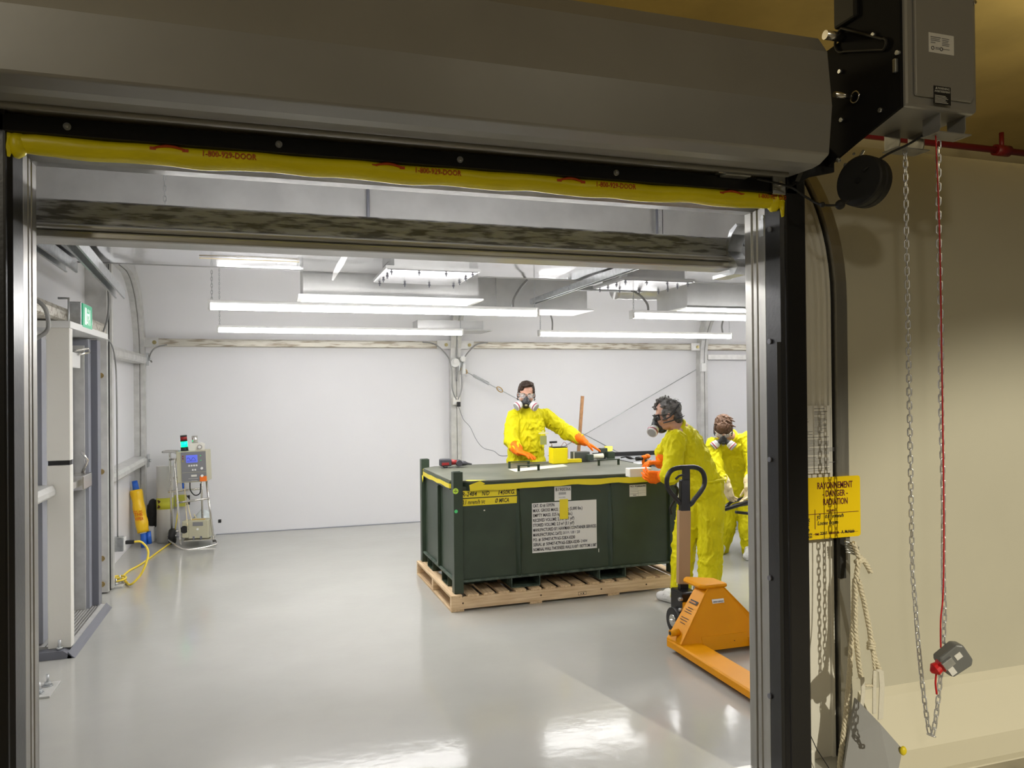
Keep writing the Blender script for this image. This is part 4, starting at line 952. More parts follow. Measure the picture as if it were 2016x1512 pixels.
# lid handles (bent flat bar)
def handle(pxs,py0,yl,h):
    def onlid(px,py): 
        r=FW+RT*((px-1008)/FPX)-UP*((py-756)/FPX); Mi=(Matrix.Translation(CO)@Matrix.Rotation(CY,4,'Z')).inverted(); o=Mi@Vector((0,0,CAMH)); d=Mi.to_3x3()@r; return o+d*((LT-o.z)/d.z)
    a=onlid(pxs[0],py0); b=onlid(pxs[1],py0-2); y=(a.y+b.y)/2
    bm=bmesh.new(); t_=.006;w_=.022
    bx(bm,(a.x,y,LT),(a.x+w_,y+t_,LT+h)); bx(bm,(b.x-w_,y,LT),(b.x,y+t_,LT+h)); bx(bm,(a.x,y-.006,LT+h-.009),(b.x,y+.014,LT+h))
    fin('lift_handle',bm,m_green,lid,bevel=.001); return a.x,b.x,y
hA=handle((1001,1043),922,0,.058); hB=handle((1019,1063),928,0,.052); hC=handle((1177,1220),917,0,.055)
fin_=None
# dusty rectangle wiped on the lid
def onlid(px,py):
    r=FW+RT*((px-1008)/FPX)-UP*((py-756)/FPX); Mi=(Matrix.Translation(CO)@Matrix.Rotation(CY,4,'Z')).inverted(); o=Mi@Vector((0,0,CAMH)); d=Mi.to_3x3()@r; return o+d*((LT-o.z)/d.z)
bm=bmesh.new(); vs=[bm.verts.new(onlid(a,b)+Vector((0,0,.0006))) for a,b in ((1000,924),(1015,929),(1118,918),(1108,914))]; bm.faces.new(vs); fin('white_card_strip',bm,mat('dusty white strip',(.66,.65,.55),.6),lid)
# ---- labels on the front (local plane just before tank front) ----
FYL=y0+.010
u_,v_=(1,0,0),(0,0,1)
def ftext(s,px,py,size,width=None,m=m_ink,par=None,name='lettering',shear=0,y=FYL-.003):
    q=loc(px,py,y); return text(name,s,size,q,u_,v_,m,par or body,width=width,shear=shear,lift=.001)
a=loc(1047,990,FYL); b=loc(1175,1082,FYL); zt1=loc(1047,991,FYL).z; zb1=loc(1049,1089,FYL).z; w_=b.x-a.x
ds=sheet('data_sheet',(a.x,FYL,zb1),u_,v_,w_,zt1-zb1,m_paper,body,.002)
rows=[('CAT. ID #: 539596',.33),('MAX. GROSS MASS: 2268 kg (5,000 lbs.)',.76),('EMPTY MASS: 325 kg (716 lbs.)',.60),('RECEIVED VOLUME: 2.3 m\u00b3 (3.1 yd\u00b3)',.63),('STORED VOLUME: 2.3 m\u00b3 (3.1 yd\u00b3)',.63),('MANUFACTURED BY: HAWMAN CONTAINER SERVICES',.975),('MANUFACTURING DATE:',.44),('PO. #: 509407-K79165-52BX-0230',.64),('SERIAL #: 509407-K79165-52BX-0230-',.72),('NOMINAL WALL THICKNESS: WALL 0.105" / BOTTOM 0.188"',.975)]
H1=zt1-zb1; st=H1/10.25
for i,(s,fw) in enumerate(rows):
    text('lettering',s,st*.92,(a.x+.012*w_,FYL-.0025,zt1-st*(i+.86)),u_,v_,m_ink,ds,width=fw*w_)
text('handwriting','2019 / 08 / 28',st*.8,(a.x+.46*w_,FYL-.0025,zt1-st*6.8),u_,v_,m_inkg,ds,width=.27*w_,shear=.2)
text('handwriting','2484',st*.8,(a.x+.745*w_,FYL-.0025,zt1-st*8.8),u_,v_,m_inkg,ds,width=.10*w_,shear=.2)
q=loc(1091,958,FYL); q2=loc(1124,984,FYL)
bl=sheet('number_label',(q.x,FYL-.0035,q2.z),u_,v_,q2.x-q.x,q.z-q2.z,m_paper,body,.001)
text('lettering','B1900366',.036,(q.x+.008,FYL-.0045,q.z-.036),u_,v_,m_ink,bl,width=q2.x-q.x-.014)
lines('barcode',(q.x+.035,FYL-.0045,q.z-.066),u_,v_,[(i*.0042,0,i*.0042+(.0028 if i%3 else .0015),.020) for i in range(15)],m_inkg,bl,lift=.0006)
text('lettering','NON FREE',.009,(q.x+.035,FYL-.0045,q.z-.09),u_,v_,m_inkg,bl,width=.055)
q=loc(1101,983,FYL); q2=loc(1118,1021,FYL)
sheet('yellow_tape_patch',(q.x,FYL-.006,q2.z),u_,v_,q2.x-q.x,q.z-q2.z,m_ytape,body,.001)
q=loc(1239,955,FYL); q2=loc(1272,976,FYL)
sl=sheet('shipping_label',(q.x,FYL-.0015,q2.z),u_,v_,q2.x-q.x,q.z-q2.z,m_paper,body,.001)
text('lettering','NO: P2000A990',.022,(q.x+.004,FYL-.003,q.z-.020),u_,v_,m_ink,sl,width=q2.x-q.x-.01)
W2=q2.x-q.x;H2=q.z-q2.z
lines('label_print',(q.x,FYL-.003,q2.z),u_,v_,[(.006,H2*f,W2*.5,H2*f+.0015) for f in (.25,.42,.55,.68)]+[(W2*.52,H2*.3,W2*.95,H2*.31),(.03,.008,.06,.014),(.0,H2*.22,W2*.7,H2*.23),(W2*.5,H2*.02,W2*.51,H2*.5),(W2*.5,H2*.5,W2*.95,H2*.51)],m_inkg,sl)
# yellow handwritten tape strips
for (px0,px1,pyt,pyb,ss) in ((905,1017,966,979,(('R-2484',909,.115),('N/D',948,.06),('1450KG.',979,.135))),(905,1019,982,995,(('0.1 mrem/h \u03b3c',909,.18),('\u00d8 MRCA',974,.11)))):
    A_=loc(px0,pyt+1,FYL); B_=loc(px1,pyb-3,FYL); zt2=A_.z; zb2=loc(px0,pyb+2,FYL).z
    s_=sheet('yellow_tape_strip',(A_.x,FYL,zb2),u_,v_,B_.x-A_.x,zt2-zb2,m_ytape,body,.001)
    for (tx,px,wd) in ss: text('handwriting',tx,.046,(loc(px,pyt,FYL).x,FYL-.001,zb2+.012),u_,v_,m_ink,s_,width=wd,shear=.22)
# round stickers on the near post
for (px,py,r_,m_) in ((897,967,.022,m_ygs),(898,1007,.013,m_gs)):
    q=loc(px,py,y0-.017); bm=bmesh.new(); tb(bm,[(q.x,y0-.0165,q.z),(q.x,y0-.0152,q.z)],r_,20); o=fin('round_sticker',bm,m_,box_)
    if r_>.02: lines('sticker_print',(q.x-.014,y0-.0166,q.z-.012),u_,v_,[(0,.008,.028,.012),(.008,.018,.02,.022),(.01,.0,.018,.003)],m_ink,o,lift=.0003)
lines('paint_scratch',(0,FYL-.001,0),u_,v_,[(loc(952,1006,FYL).x,loc(952,1006,FYL).z,loc(952,1006,FYL).x+.012,loc(952,1006,FYL).z+.009),(loc(1178,1087,FYL).x,loc(1178,1087,FYL).z,loc(1178,1087,FYL).x+.006,loc(1178,1080,FYL).z)],m_off,body,lift=.0003)
LM=Matrix.Translation(CO)@Matrix.Rotation(CY,4,'Z')
def onl(px,py,h=0):  # world point on the lid
    return at(px,py,Z=LT+h)
# ---- things on the lid ----
# impact driver lying on its side, left end
c=onl(885,921)+Vector((0,0,.004)); t=wthing('impact_driver','red and black cordless driver lying at the left end of the container lid','drill',c)
bm=bmesh.new(); bx(bm,(c.x-.085,c.y-.03,c.z+.012),(c.x+.015,c.y+.05,c.z+.075)); o=fin('battery',bm,m_drill,t,bevel=.01)
box('red_panel',(c.x-.075,c.y-.032,c.z+.022),(c.x-.01,c.y-.028,c.z+.045),m_lred,o,bevel=.004)
tube('foot',[(c.x-.06,c.y,c.z+.014),(c.x-.05,c.y-.015,c.z+.003),(c.x-.02,c.y-.01,c.z+.004)],.006,m_drill,t)
tube('grip',[(c.x+.01,c.y+.01,c.z+.045),(c.x+.06,c.y+.02,c.z+.04),(c.x+.10,c.y+.03,c.z+.036)],[.028,.021,.024],m_lred,t,12)
tube('motor_body',[(c.x+.085,c.y-.03,c.z+.034),(c.x+.09,c.y+.03,c.z+.034),(c.x+.09,c.y+.09,c.z+.034)],[.026,.031,.024],m_drill,t,14)
tube('chuck',[(c.x+.09,c.y+.0,c.z+.033),(c.x+.14,c.y-.005,c.z+.030),(c.x+.165,c.y-.007,c.z+.027),(c.x+.20,c.y-.01,c.z+.022)],[.026,.020,.010,.006],m_drill,t,12)
# radiation meter: dark boxes, probe, on the lid right of centre
c=onl(1147,909); t=wthing('survey_meter','dark boxy survey meter with pale cylindrical probe on lid between handles','meter',c)
bm=bmesh.new(); bx(bm,(c.x-.088,c.y,c.z+.002),(c.x+.075,c.y+.09,c.z+.092)); mb=fin('meter_box',bm,m_board if False else mat('dark grey meter case',(.07,.08,.075),.5),t,bevel=.004)
box('meter_edge',(c.x-.09,c.y-.002,c.z+.002),(c.x-.084,c.y+.002,c.z+.094),m_white,mb)
cyl('probe',(c.x+.085,c.y-.02,c.z+.045),(c.x+.20,c.y-.02,c.z+.050),.024,mat('pale probe',(.72,.70,.55),.5),t)
box('probe_head',(c.x+.035,c.y-.045,c.z+.012),(c.x+.095,c.y+.005,c.z+.068),mat('dark green grey block',(.05,.07,.055),.5),t,bevel=.004)
tube('probe_cable',spline([(c.x-.02,c.y-.03,c.z+.006),(c.x+.10,c.y-.05,c.z+.008),(c.x+.22,c.y-.03,c.z+.012),(c.x+.24,c.y,c.z+.03)],6),.004,m_blackm,t,6)
c=onl(1190,904); t=wthing('green_block','dark green metal block with folded yellow paper behind the right lid handle','block',c)
box('block_body',(c.x-.03,c.y+.02,c.z+.002),(c.x+.045,c.y+.08,c.z+.105),mat('dark block',(.05,.065,.05),.5),t,bevel=.004)
bm=bmesh.new(); v1=[bm.verts.new(p) for p in ((c.x+.035,c.y+.085,c.z+.06),(c.x+.045,c.y+.09,c.z+.12),(c.x+.13,c.y+.09,c.z+.115),(c.x+.12,c.y+.07,c.z+.075),(c.x+.06,c.y+.06,c.z+.05))]; v2=[bm.verts.new(q.co+Vector((0,.006,0))) for q in v1]
bm.faces.new(v1); bm.faces.new(v2[::-1])
for i in range(5): bm.faces.new((v1[i],v2[i],v2[(i+1)%5],v1[(i+1)%5]))
fin('yellow_sheet',bm,m_ytape,t)
c=onl(1237,905); tag(tube('pry_tool',spline([c+Vector((-.07,.02,.02)),c+Vector((-.02,0,.028)),c+Vector((.03,-.01,.012)),c+Vector((.07,-.03,.006))],5),[.006,.006,.006,.006,.006,.011,.014,.016,.015,.013,.010,.007,.004,.003,.003,.003][:16],m_blackm,None,8),'small black tool handle lying near the right back edge of the lid','tool')
# yellow battery case behind lid (stands on the lid's back edge)
c=at(1104,901,Z=LT); c=Vector((c.x,6.50,LT)); a0=at(1089,901,Y=6.5).x; a1=at(1118,901,Y=6.5).x
t=wthing('yellow_instrument','yellow boxy instrument with black carry handle beside the first worker','instrument',c)
zt3=at(1104,882,Y=6.5).z
box('case',(a0,6.5,LT+.002),(a1,6.62,zt3),mat('yellow instrument paint',(.93,.78,.005),.35),t,bevel=.005)
box('top_plate',(a0+.005,6.505,zt3),(a1-.005,6.615,zt3+.008),m_blackm,t)
tube('carry_handle',[(a0-.01,6.56,zt3+.05),(a0+.06,6.56,zt3+.052)],.010,m_blackm,t); cyl('handle_post',(a0+.01,6.56,zt3),(a0+.01,6.56,zt3+.05),.006,m_steel,t,8)
tube('lead',spline([(a1-.05,6.54,zt3+.01),(a1-.02,6.53,zt3+.05),(a1+.012,6.54,zt3+.0),(a1+.01,6.52,LT+.05)],6),.002,m_lred,t,5)
tag(box('yellow_board',(a1+.01,6.55,LT+.002),(a1+.16,6.60,LT+.035),m_ytape,bevel=.003),'flat yellow box lying right of the yellow instrument','box')
# orange handled tool and green can far right of the lid
c=onl(1294,918); c.x=min(c.x,3.10); t=wthing('orange_power_tool','orange and black power tool on a green can at the right end of lid','tool',c)
cyl('green_can',c+Vector((.03,0,.002)),c+Vector((.03,0,.062)),.035,m_green,t,20)
cyl('tool_barrel',c+Vector((-.08,0,.072)),c+Vector((-.02,0,.075)),.018,m_blackm,t,12); bm=bmesh.new(); sph(bm,c+Vector((.0,0,.082)),(.035,.022,.022)); sph(bm,c+Vector((.03,0,.09)),(.028,.022,.022)); sph(bm,c+Vector((-.01,0,.045)),(.014,.016,.032)); fin('tool_body',bm,m_orange,t,smooth=True)
pq=at(1266,911,Z=.815); tag(box('white_paper',(pq.x-.10,pq.y,.8005),(pq.x+.07,pq.y+.14,.806),m_paper),'white paper lying on the grey bin just behind the container lid','paper')
# wooden stick leaning behind
tag(box('wooden_stick',(0,0,0),(.03,.02,1.58),m_stick,T=Matrix.Translation(at(1136,905,Y=7.25))@Matrix.Rotation(R(5),4,'Y')@Matrix.Translation((0,0,-.925))),'brown wooden stick standing upright behind the lid','stick')
# long grey bin with black rim along the back right
t=wthing('grey_bin','long grey low bin with black rim behind the middle worker','bin',(4.0,7.8,0))
xl=at(1210,890,Y=8.3).x
bm=bmesh.new(); bx(bm,(xl-.12,7.60,0),(6.6,8.6,.80)); fin('bin_wall',bm,m_board,t,bevel=.01)
bm=bmesh.new(); bx(bm,(xl-.14,7.57,.785),(6.62,7.599,.805)); bx(bm,(xl-.14,8.6,.80),(6.62,8.64,.85)); bx(bm,(xl-.14,7.57,.785),(xl-.12,8.64,.83)); fin('bin_rim',bm,m_blackm,t)
lq=at(1461,1010,Y=7.53); cyl('corner_post',(lq.x,7.53,.0),(lq.x,7.53,.5),.016,m_blackm,t,8)
# ---- monitoring cart ----
t=wthing('monitoring_cart','tubular steel cart with air monitor, beacon light and pump by the back wall','cart',(-.8,8.8,0))
A=lambda px,py,Y:at(px,py,Y=Y)
fl,fr_,bl_,br_=(-.86,8.66),(-.56,8.72),(-1.03,8.98),(-.62,9.10)
rt=.011
def rod(*p): return tube('frame_tube',spline(p,5) if len(p)>2 else p,rt,m_steel,t,8)
g0=A(334,890,8.95); g1=A(338,1062,8.95)
rod((g0.x,8.97,g0.z),(g1.x,8.97,.10)); 
h0=A(343,893,8.80); h1=A(356,1070,8.66)
rod(A(320,890,9.0),(h0.x,8.85,h0.z+.01),(h0.x+.03,8.80,h0.z-.03),A(344,915,8.78),A(350,990,8.72),(h1.x,8.66,.05))
rod(A(320,890,9.0),A(330,888,9.0),A(355,888,9.0),A(395,890,9.05))
k0=A(395,900,8.98); k1=A(399,1040,8.98); rod((k0.x,9.0,k0.z),(k1.x,9.0,.12))
q0=A(406,945,8.78); q1=A(421,1070,8.74); rod((q0.x,8.80,q0.z),(q1.x,8.74,.04))
rod(A(331,1062,8.93),A(345,1073,8.72),A(358,1080,8.64),A(372,1082,8.63),A(400,1078,8.66),A(421,1073,8.70),A(427,1069,8.74),A(421,1062,8.85),A(398,1050,9.0),A(340,1046,9.0),A(331,1056,8.95))
for (a,b) in ((A(331,968,8.97),A(396,962,8.98)),(A(347,990,8.74),A(412,981,8.76)),(A(341,941,8.79),A(356,939,8.79)),(A(334,905,8.97),A(352,902,8.85))): rod(a,b)
box('deck_plate',(-.88,8.68,.075),(-.58,8.98,.085),m_steel,t)
for p,Y in ((A(338,1062,8.93),8.93),):
    w1=tube('wheel',[(p.x-.035,9.0,.085),(p.x-.02,9.0,.085),(p.x+.02,9.0,.085),(p.x+.035,9.0,.085)],[.07,.085,.085,.07],m_rub,t,24); cyl('wheel_hub',(p.x-.04,9.0,.085),(p.x+.04,9.0,.085),.03,m_steel,w1,16)
box('rear_clip',(-.56,9.0,.20),(-.53,9.06,.23),m_blackm,t)
# monitor box, turned
mc=A(381,918,8.78); mT=Matrix.Translation((mc.x,8.80,mc.z))@Matrix.Rotation(R(-8),4,'Z')@Matrix.Rotation(R(-2),4,'Y')
pA=box('monitor_case',(-.155,-.07,-.165),(.145,.16,.165),m_beige,t,bevel=.006,T=mT)
pf_=box('control_panel',(-.105,-.078,-.155),(.142,-.07,.158),m_panel,pA,T=mT)
S2=lambda n,a,b,m_,par=pf_:box(n,(a[0],-.082,a[1]),(b[0],-.0785,b[1]),m_,par,T=mT)
S2('display',(-.055,.045),(.06,.125),m_screen)
T9=mT@T3((-.055,-.083,.045),(1,0,0),(0,0,1)); bm=bmesh.new(); m_dt=mat('display trace',(.03,.03,.25),.4,emit=.1,ecol=(.05,.05,.5))
tb(bm,[T9@Vector((.01+.009*i,.04+.016*math.sin(i*1.1),0)) for i in range(11)],.0022,4); bx(bm,(.01,.015,0),(.10,.019,.001),T9); fin('display_trace',bm,m_dt,pf_)
for i in range(4): S2('key',(-.035+.025*i,.004),(-.019+.025*i,.022),m_white)
for i in range(2): S2('key',(.0+.025*i,-.042),(.016+.025*i,-.024),m_white)
for zz,m_ in ((.11,m_lred),(.085,m_lred),(.058,mat('amber led',(.5,.35,.05),.4))): S2('indicator',(-.092,zz),(-.080,zz+.012),m_)
for zz in (.11,.06): S2('indicator',(.085,zz),(.098,zz+.008),m_gs)
for zz in (-.02,-.10): 
    c_=mT@Vector((.10,-.083,zz)); cyl('round_knob',c_,c_+Vector((0,-.012,0)),.013,m_white,pf_,14)
S2('panel_line',(-.10,-.060),(.14,-.057),m_beige); S2('orange_sticker',(.075,-.160),(.145,-.105),mat('orange sticker',(.95,.20,.02),.5)); S2('maker_plate',(-.01,-.105),(.045,-.085),m_off); S2('fine_print',(-.04,-.125),(.06,-.122),m_off)
S2('fine_print',(-.01,-.150),(.05,-.147),m_off)
# beacon
bc=A(362,885,8.85); zz=bc.z-.06
bk=cyl('beacon_base',(bc.x+.005,8.86,.985+.0),(bc.x+.005,8.86,1.035),.036,m_blackm,t)
z0_=at(364,893,Y=8.86).z; 
for n_,ya,yb,m_,r_ in (('beacon_base',893,880,m_blackm,.037),('beacon_green',880,869,m_greenl,.034),('beacon_collar',869,866,m_blackm,.035),('beacon_red',866,860,m_redl,.034),('beacon_cap',860,857,m_blackm,.034)):
    pa=at(364-(893-ya)*.08,ya,Y=8.86);pb=at(364-(893-yb)*.08,yb,Y=8.86); cyl(n_,pa,pb,r_,m_,bk,24)
sc_=A(387,882,8.86)
bm=bmesh.new(); tp=[A(372,888,8.82),A(402,886,8.82),A(402,875,8.82),A(396,872,8.82),A(374,873,8.82)]
v1=[bm.verts.new(p) for p in tp]; v2=[bm.verts.new(p+Vector((0,.12,0))) for p in tp]; bm.faces.new(v1); bm.faces.new(v2[::-1])
for i in range(5): bm.faces.new((v1[i],v2[i],v2[(i+1)%5],v1[(i+1)%5]))
sb=fin('sampler_head',bm,m_off,t); cyl('sampler_pipe',A(384,873,8.86),A(383,858,8.86),.030,m_steel,sb,20)
q=A(393,880,8.81); cyl('sampler_port',q,q+Vector((0,-.012,0)),.026,m_steel,sb,18); cyl('port_glass',q+Vector((0,-.012,0)),q+Vector((0,-.015,0)),.015,m_paper,sb,14)
tube('black_hose',spline([A(374,950,8.74),A(375,965,8.72),A(384,975,8.72),A(394,970,8.72),A(395,952,8.74)],6),.006,m_blackm,t,8)
for P in ([A(363,952,8.8),A(366,1000,8.8),A(369,1035,8.75)],[A(368,985,8.8),A(376,1020,8.78),A(382,1034,8.75)],[A(382,1012,8.9),A(392,1030,8.85),A(398,1035,8.8)]): tube('pale_hose',spline(P,5),.005,m_cream,t,6)
tube('blue_clip',[A(360,950,8.78),A(361,962,8.78)],.010,m_blue,t,8); tube('blue_clip',[A(353,888,8.85),A(353,893,8.85)],.012,m_blue,t,8)
tube('yellow_hose',spline([A(348,945,8.9),A(350,1000,8.92),A(345,1042,8.95)],5),.005,m_ytape,t,6)
pm=A(387,1053,8.72); mT=Matrix.Translation((pm.x,8.80,.19))@Matrix.Rotation(R(-10),4,'Z')
pb_=box('pump_body',(-.075,-.06,-.10),(.13,.08,.095),m_beige,t,bevel=.008,T=mT)
box('pump_cover',(-.14,-.06,-.09),(-.075,.08,.085),m_beige,pb_,bevel=.006,T=mT); c_=mT@Vector((-.115,-.062,0)); cyl('fan_opening',c_,c_+Vector((0,-.003,0)),.04,m_blackm,pb_,20)
box('top_grip',(-.04,-.05,.097),(.09,-.02,.104),mat('tan strap',(.6,.42,.12),.6),pb_,T=mT); box('pump_label',(-.03,-.063,.035),(.075,-.0605,.075),m_panel,pb_,T=mT); c_=mT@Vector((.02,-.062,.0)); cyl('pump_badge',c_,c_+Vector((0,-.004,0)),.012,m_white,pb_,14)
for x_ in (-.03,.045): box('pump_bracket',(x_,-.066,-.115),(x_+.02,-.058,-.075),m_dgrey2,pb_,T=mT)
# ---- items in the back left corner ----
def rollobj(p,q,r,m_,name,t): return cyl(name,p,q,r,m_,t,24)
t=wthing('barrier_stand','yellow wrapped barrier roll with blue plastic ends leaning in the back left corner','barrier roll',at(286,1075,Z=0))
p=at(268,965,Y=9.0); q=at(282,1048,Y=8.92); dd=(q-p).normalized()
bm=bmesh.new(); P=[p.lerp(q,i/14) for i in range(15)]; tb(bm,P,[.060+.004*math.sin(i*1.3) for i in range(15)],20)
for v in bm.verts: v.co+=Vector((1,0,0))*.006*noise.noise(v.co*14)
wb=fin('yellow_wrap',bm,m_ybag,t,smooth=True)
for s_,tx,sz in ((0.50,'o x',.03),(.60,'THE',.055),(.70,'VIPER',.05)):
    c_=p.lerp(q,s_)+Vector((-.05,-.064,0)); text('scrawl',tx,sz,c_,(1,0,.05),(0,0,1),mat('orange ink',(.75,.12,.0),.5),wb,width=.085)
cyl('blue_end',p-dd*.10,p+dd*.01,.027,m_blue,t,18,.034); 
e1=q+dd*.0; cyl('blue_end',e1,Vector((e1.x+.01,e1.y-.01,.004)),.030,m_blue,t,18); cyl('blue_end',e1+Vector((.045,.03,0)),Vector((e1.x+.055,e1.y+.03,.03)),.026,m_blue,t,18)
cyl('white_collar',e1-dd*.005,e1+dd*.012,.033,m_white,t,18)
t=wthing('white_roll','tall white roll with yellow radiation tape band standing behind the cart','roll',(-1.1,9.2,0))
rc=at(325,1060,Y=9.17); cyl('roll_body',(rc.x+.0,9.17,.0),(rc.x,9.19,at(326,918,Y=9.17).z),.085,mat('off white roll',(.72,.70,.65),.6),t,32)
za,zb_=at(325,982,Y=9.08).z,at(325,1004,Y=9.08).z
bd=cyl('yellow_band',(rc.x,9.175,zb_),(rc.x,9.18,za),.0865,mat('lime yellow band',(.72,.72,.06),.4),t,32)
for sx_ in (-.055,):
    bm=bmesh.new(); c_=Vector((rc.x+sx_,9.105,(za+zb_)/2))
    for s1 in (1,-1):
        v=[bm.verts.new(c_+Vector((0,0,0))+Vector(k)) for k in ((0,0,.004*s1),(.022,-.008,.03*s1),(.004,-.002,.045*s1),(-.016,.014,.044*s1))]; bm.faces.new(v)
    fin('trefoil_mark',bm,mat('dark brown ink',(.10,.04,.03),.5),bd)
t2=tag(box('yellow_tape_sheet',(at(342,982,Y=9.3).x,9.36,zb_-.01),(at(366,982,Y=9.3).x,9.365,za),mat('pale lime tape',(.66,.66,.10),.4)),'lime radiation tape sheet on the wall behind the cart','tape')
bm=bmesh.new()
for s1 in (1,-1):
    cx_=at(366,0,Y=9.3).x; v=[bm.verts.new((cx_,9.355,(za+zb_)/2-.005)),bm.verts.new((cx_-.04,9.355,(za+zb_)/2+s1*.05)),bm.verts.new((cx_+.0,9.355,(za+zb_)/2+s1*.055))]; bm.faces.new(v)
fin('trefoil_mark',bm,m_ink,t2)
c=at(300,1018,Y=9.22); bm=bmesh.new(); sph(bm,(c.x,9.28,c.z+.03),(.070,.055,.16)); 
o=fuse('black_bag',bm,m_blackm,None,.012,2,.012,12); tag(o,'black plastic bag hung between the yellow roll and the white roll','bag')
tag(box('white_base_box',(c.x-.07,9.20,0),(c.x+.02,9.32,.17),m_white,bevel=.01),'low white box under the black bag in the back corner','box')
tag(tube('clear_bag',[(-.78,9.25,.02),(-.76,9.26,.15),(-.70,9.27,.28),(-.68,9.28,.30)],[.10,.13,.07,.02],mat('clear plastic bag',(.62,.68,.68),.15),None,14),'pale plastic bag slumped on the floor behind the cart pump','bag')
# ================= PEOPLE =================
def basis(f,up=(0,0,1)):
    f=Vector(f).normalized(); r=f.cross(Vector(up)).normalized(); u=r.cross(f); M_=Matrix((r,f,u)).transposed(); return M_
def headM(c,f,up): M_=basis(f,up).to_4x4(); M_.translation=Vector(c); return M_
def hsph(bm,H,c,r,u=16,v=10):
    bmesh.ops.create_uvsphere(bm,u_segments=u,v_segments=v,radius=1,matrix=H@Matrix.Translation(c)@Matrix.Diagonal((r[0],r[1],r[2],1)))
def head_prims(bm,H):
    hsph(bm,H,(0,-.018,.035),(.074,.094,.084)); hsph(bm,H,(0,.022,-.03),(.059,.068,.076)); hsph(bm,H,(0,.055,-.092),(.027,.024,.022)); hsph(bm,H,(0,.02,-.075),(.050,.055,.035))
    hsph(bm,H,(0,.094,-.022),(.012,.017,.020)); hsph(bm,H,(0,.086,.004),(.009,.012,.024)); hsph(bm,H,(0,.070,.024),(.052,.018,.011))
    for s in (1,-1): hsph(bm,H,(s*.076,-.008,-.012),(.009,.019,.031)); hsph(bm,H,(s*.045,.055,-.03),(.022,.022,.024))
    hsph(bm,H,(0,.080,-.062),(.024,.012,.006)); hsph(bm,H,(0,.078,-.073),(.020,.012,.006))
def eyes(H,par):
    for s in (1,-1):
        bm=bmesh.new(); hsph(bm,H,(s*.031,.074,.002),(.012,.012,.010)); e=fin('eye',bm,m_white,par,smooth=True)
        bm=bmesh.new(); hsph(bm,H,(s*.031,.083,.0),(.0055,.004,.0055)); fin('iris',bm,m_blackm,e,smooth=True)
        bm=bmesh.new(); hsph(bm,H,(s*.031,.080,.010),(.013,.008,.004)); fin('eyelid',bm,m_skin,e,smooth=True)
def hair(H,m,par,kind):
    bm=bmesh.new()
    hsph(bm,H,(0,-.034,.050),(.081,.090,.083)); 
    if kind=='short':
        hsph(bm,H,(.020,.045,.100),(.050,.040,.022)); hsph(bm,H,(-.02,.03,.108),(.05,.05,.026)); hsph(bm,H,(.045,.045,.075),(.028,.03,.03)); hsph(bm,H,(0,-.075,-.01),(.06,.04,.05))
        for s in (1,-1): hsph(bm,H,(s*.070,.005,.035),(.012,.035,.045))
    if kind=='tousled':
        random.seed(4); hsph(bm,H,(0,-.072,-.02),(.063,.042,.062))
        for i in range(46):
            a=random.uniform(0,2*PI); e=random.uniform(.1,1.5); p=Vector((.083*math.cos(a)*math.cos(e),-.02+.100*math.sin(a)*math.cos(e),.05+.088*math.sin(e)))
            q=p+Vector((random.uniform(-.01,.01),random.uniform(.0,.022),random.uniform(.002,.016))); cap(bm,H@p,H@q,.011,.005,8)
        for s in (1,-1): hsph(bm,H,(s*.072,.012,.02),(.010,.028,.04))
    if kind=='fringe':
        hsph(bm,H,(0,.050,.062),(.068,.048,.055)); hsph(bm,H,(.02,.075,.045),(.045,.022,.042)); hsph(bm,H,(0,-.075,-.005),(.066,.045,.06)); hsph(bm,H,(-.035,.07,.04),(.03,.022,.035))
        for s in (1,-1): hsph(bm,H,(s*.073,.012,.01),(.012,.035,.05))
        random.seed(11)
        for i in range(34):
            a=random.uniform(-.5*PI,1.5*PI); e=random.uniform(.2,1.4); p=Vector((.082*math.cos(a)*math.cos(e),-.01+.095*math.sin(a)*math.cos(e),.048+.088*math.sin(e)))
            q=p+Vector((-.028,.010,-.012)) if p.z>.05 else p+Vector((0,.006,-.03)); cap(bm,H@(p*1.02),H@(q*1.05),.009,.004,8)
    # clear the face
    o=fuse('hair',bm,m,par,.0045,2,.004,45); return o
def brows(H,m,par):
    for s in (1,-1):
        bm=bmesh.new(); tb(bm,[H@Vector((s*.014,.090,.022)),H@Vector((s*.032,.090,.028)),H@Vector((s*.050,.078,.022))],[.003,.004,.002],6); fin('eyebrow',bm,m,par,smooth=True)
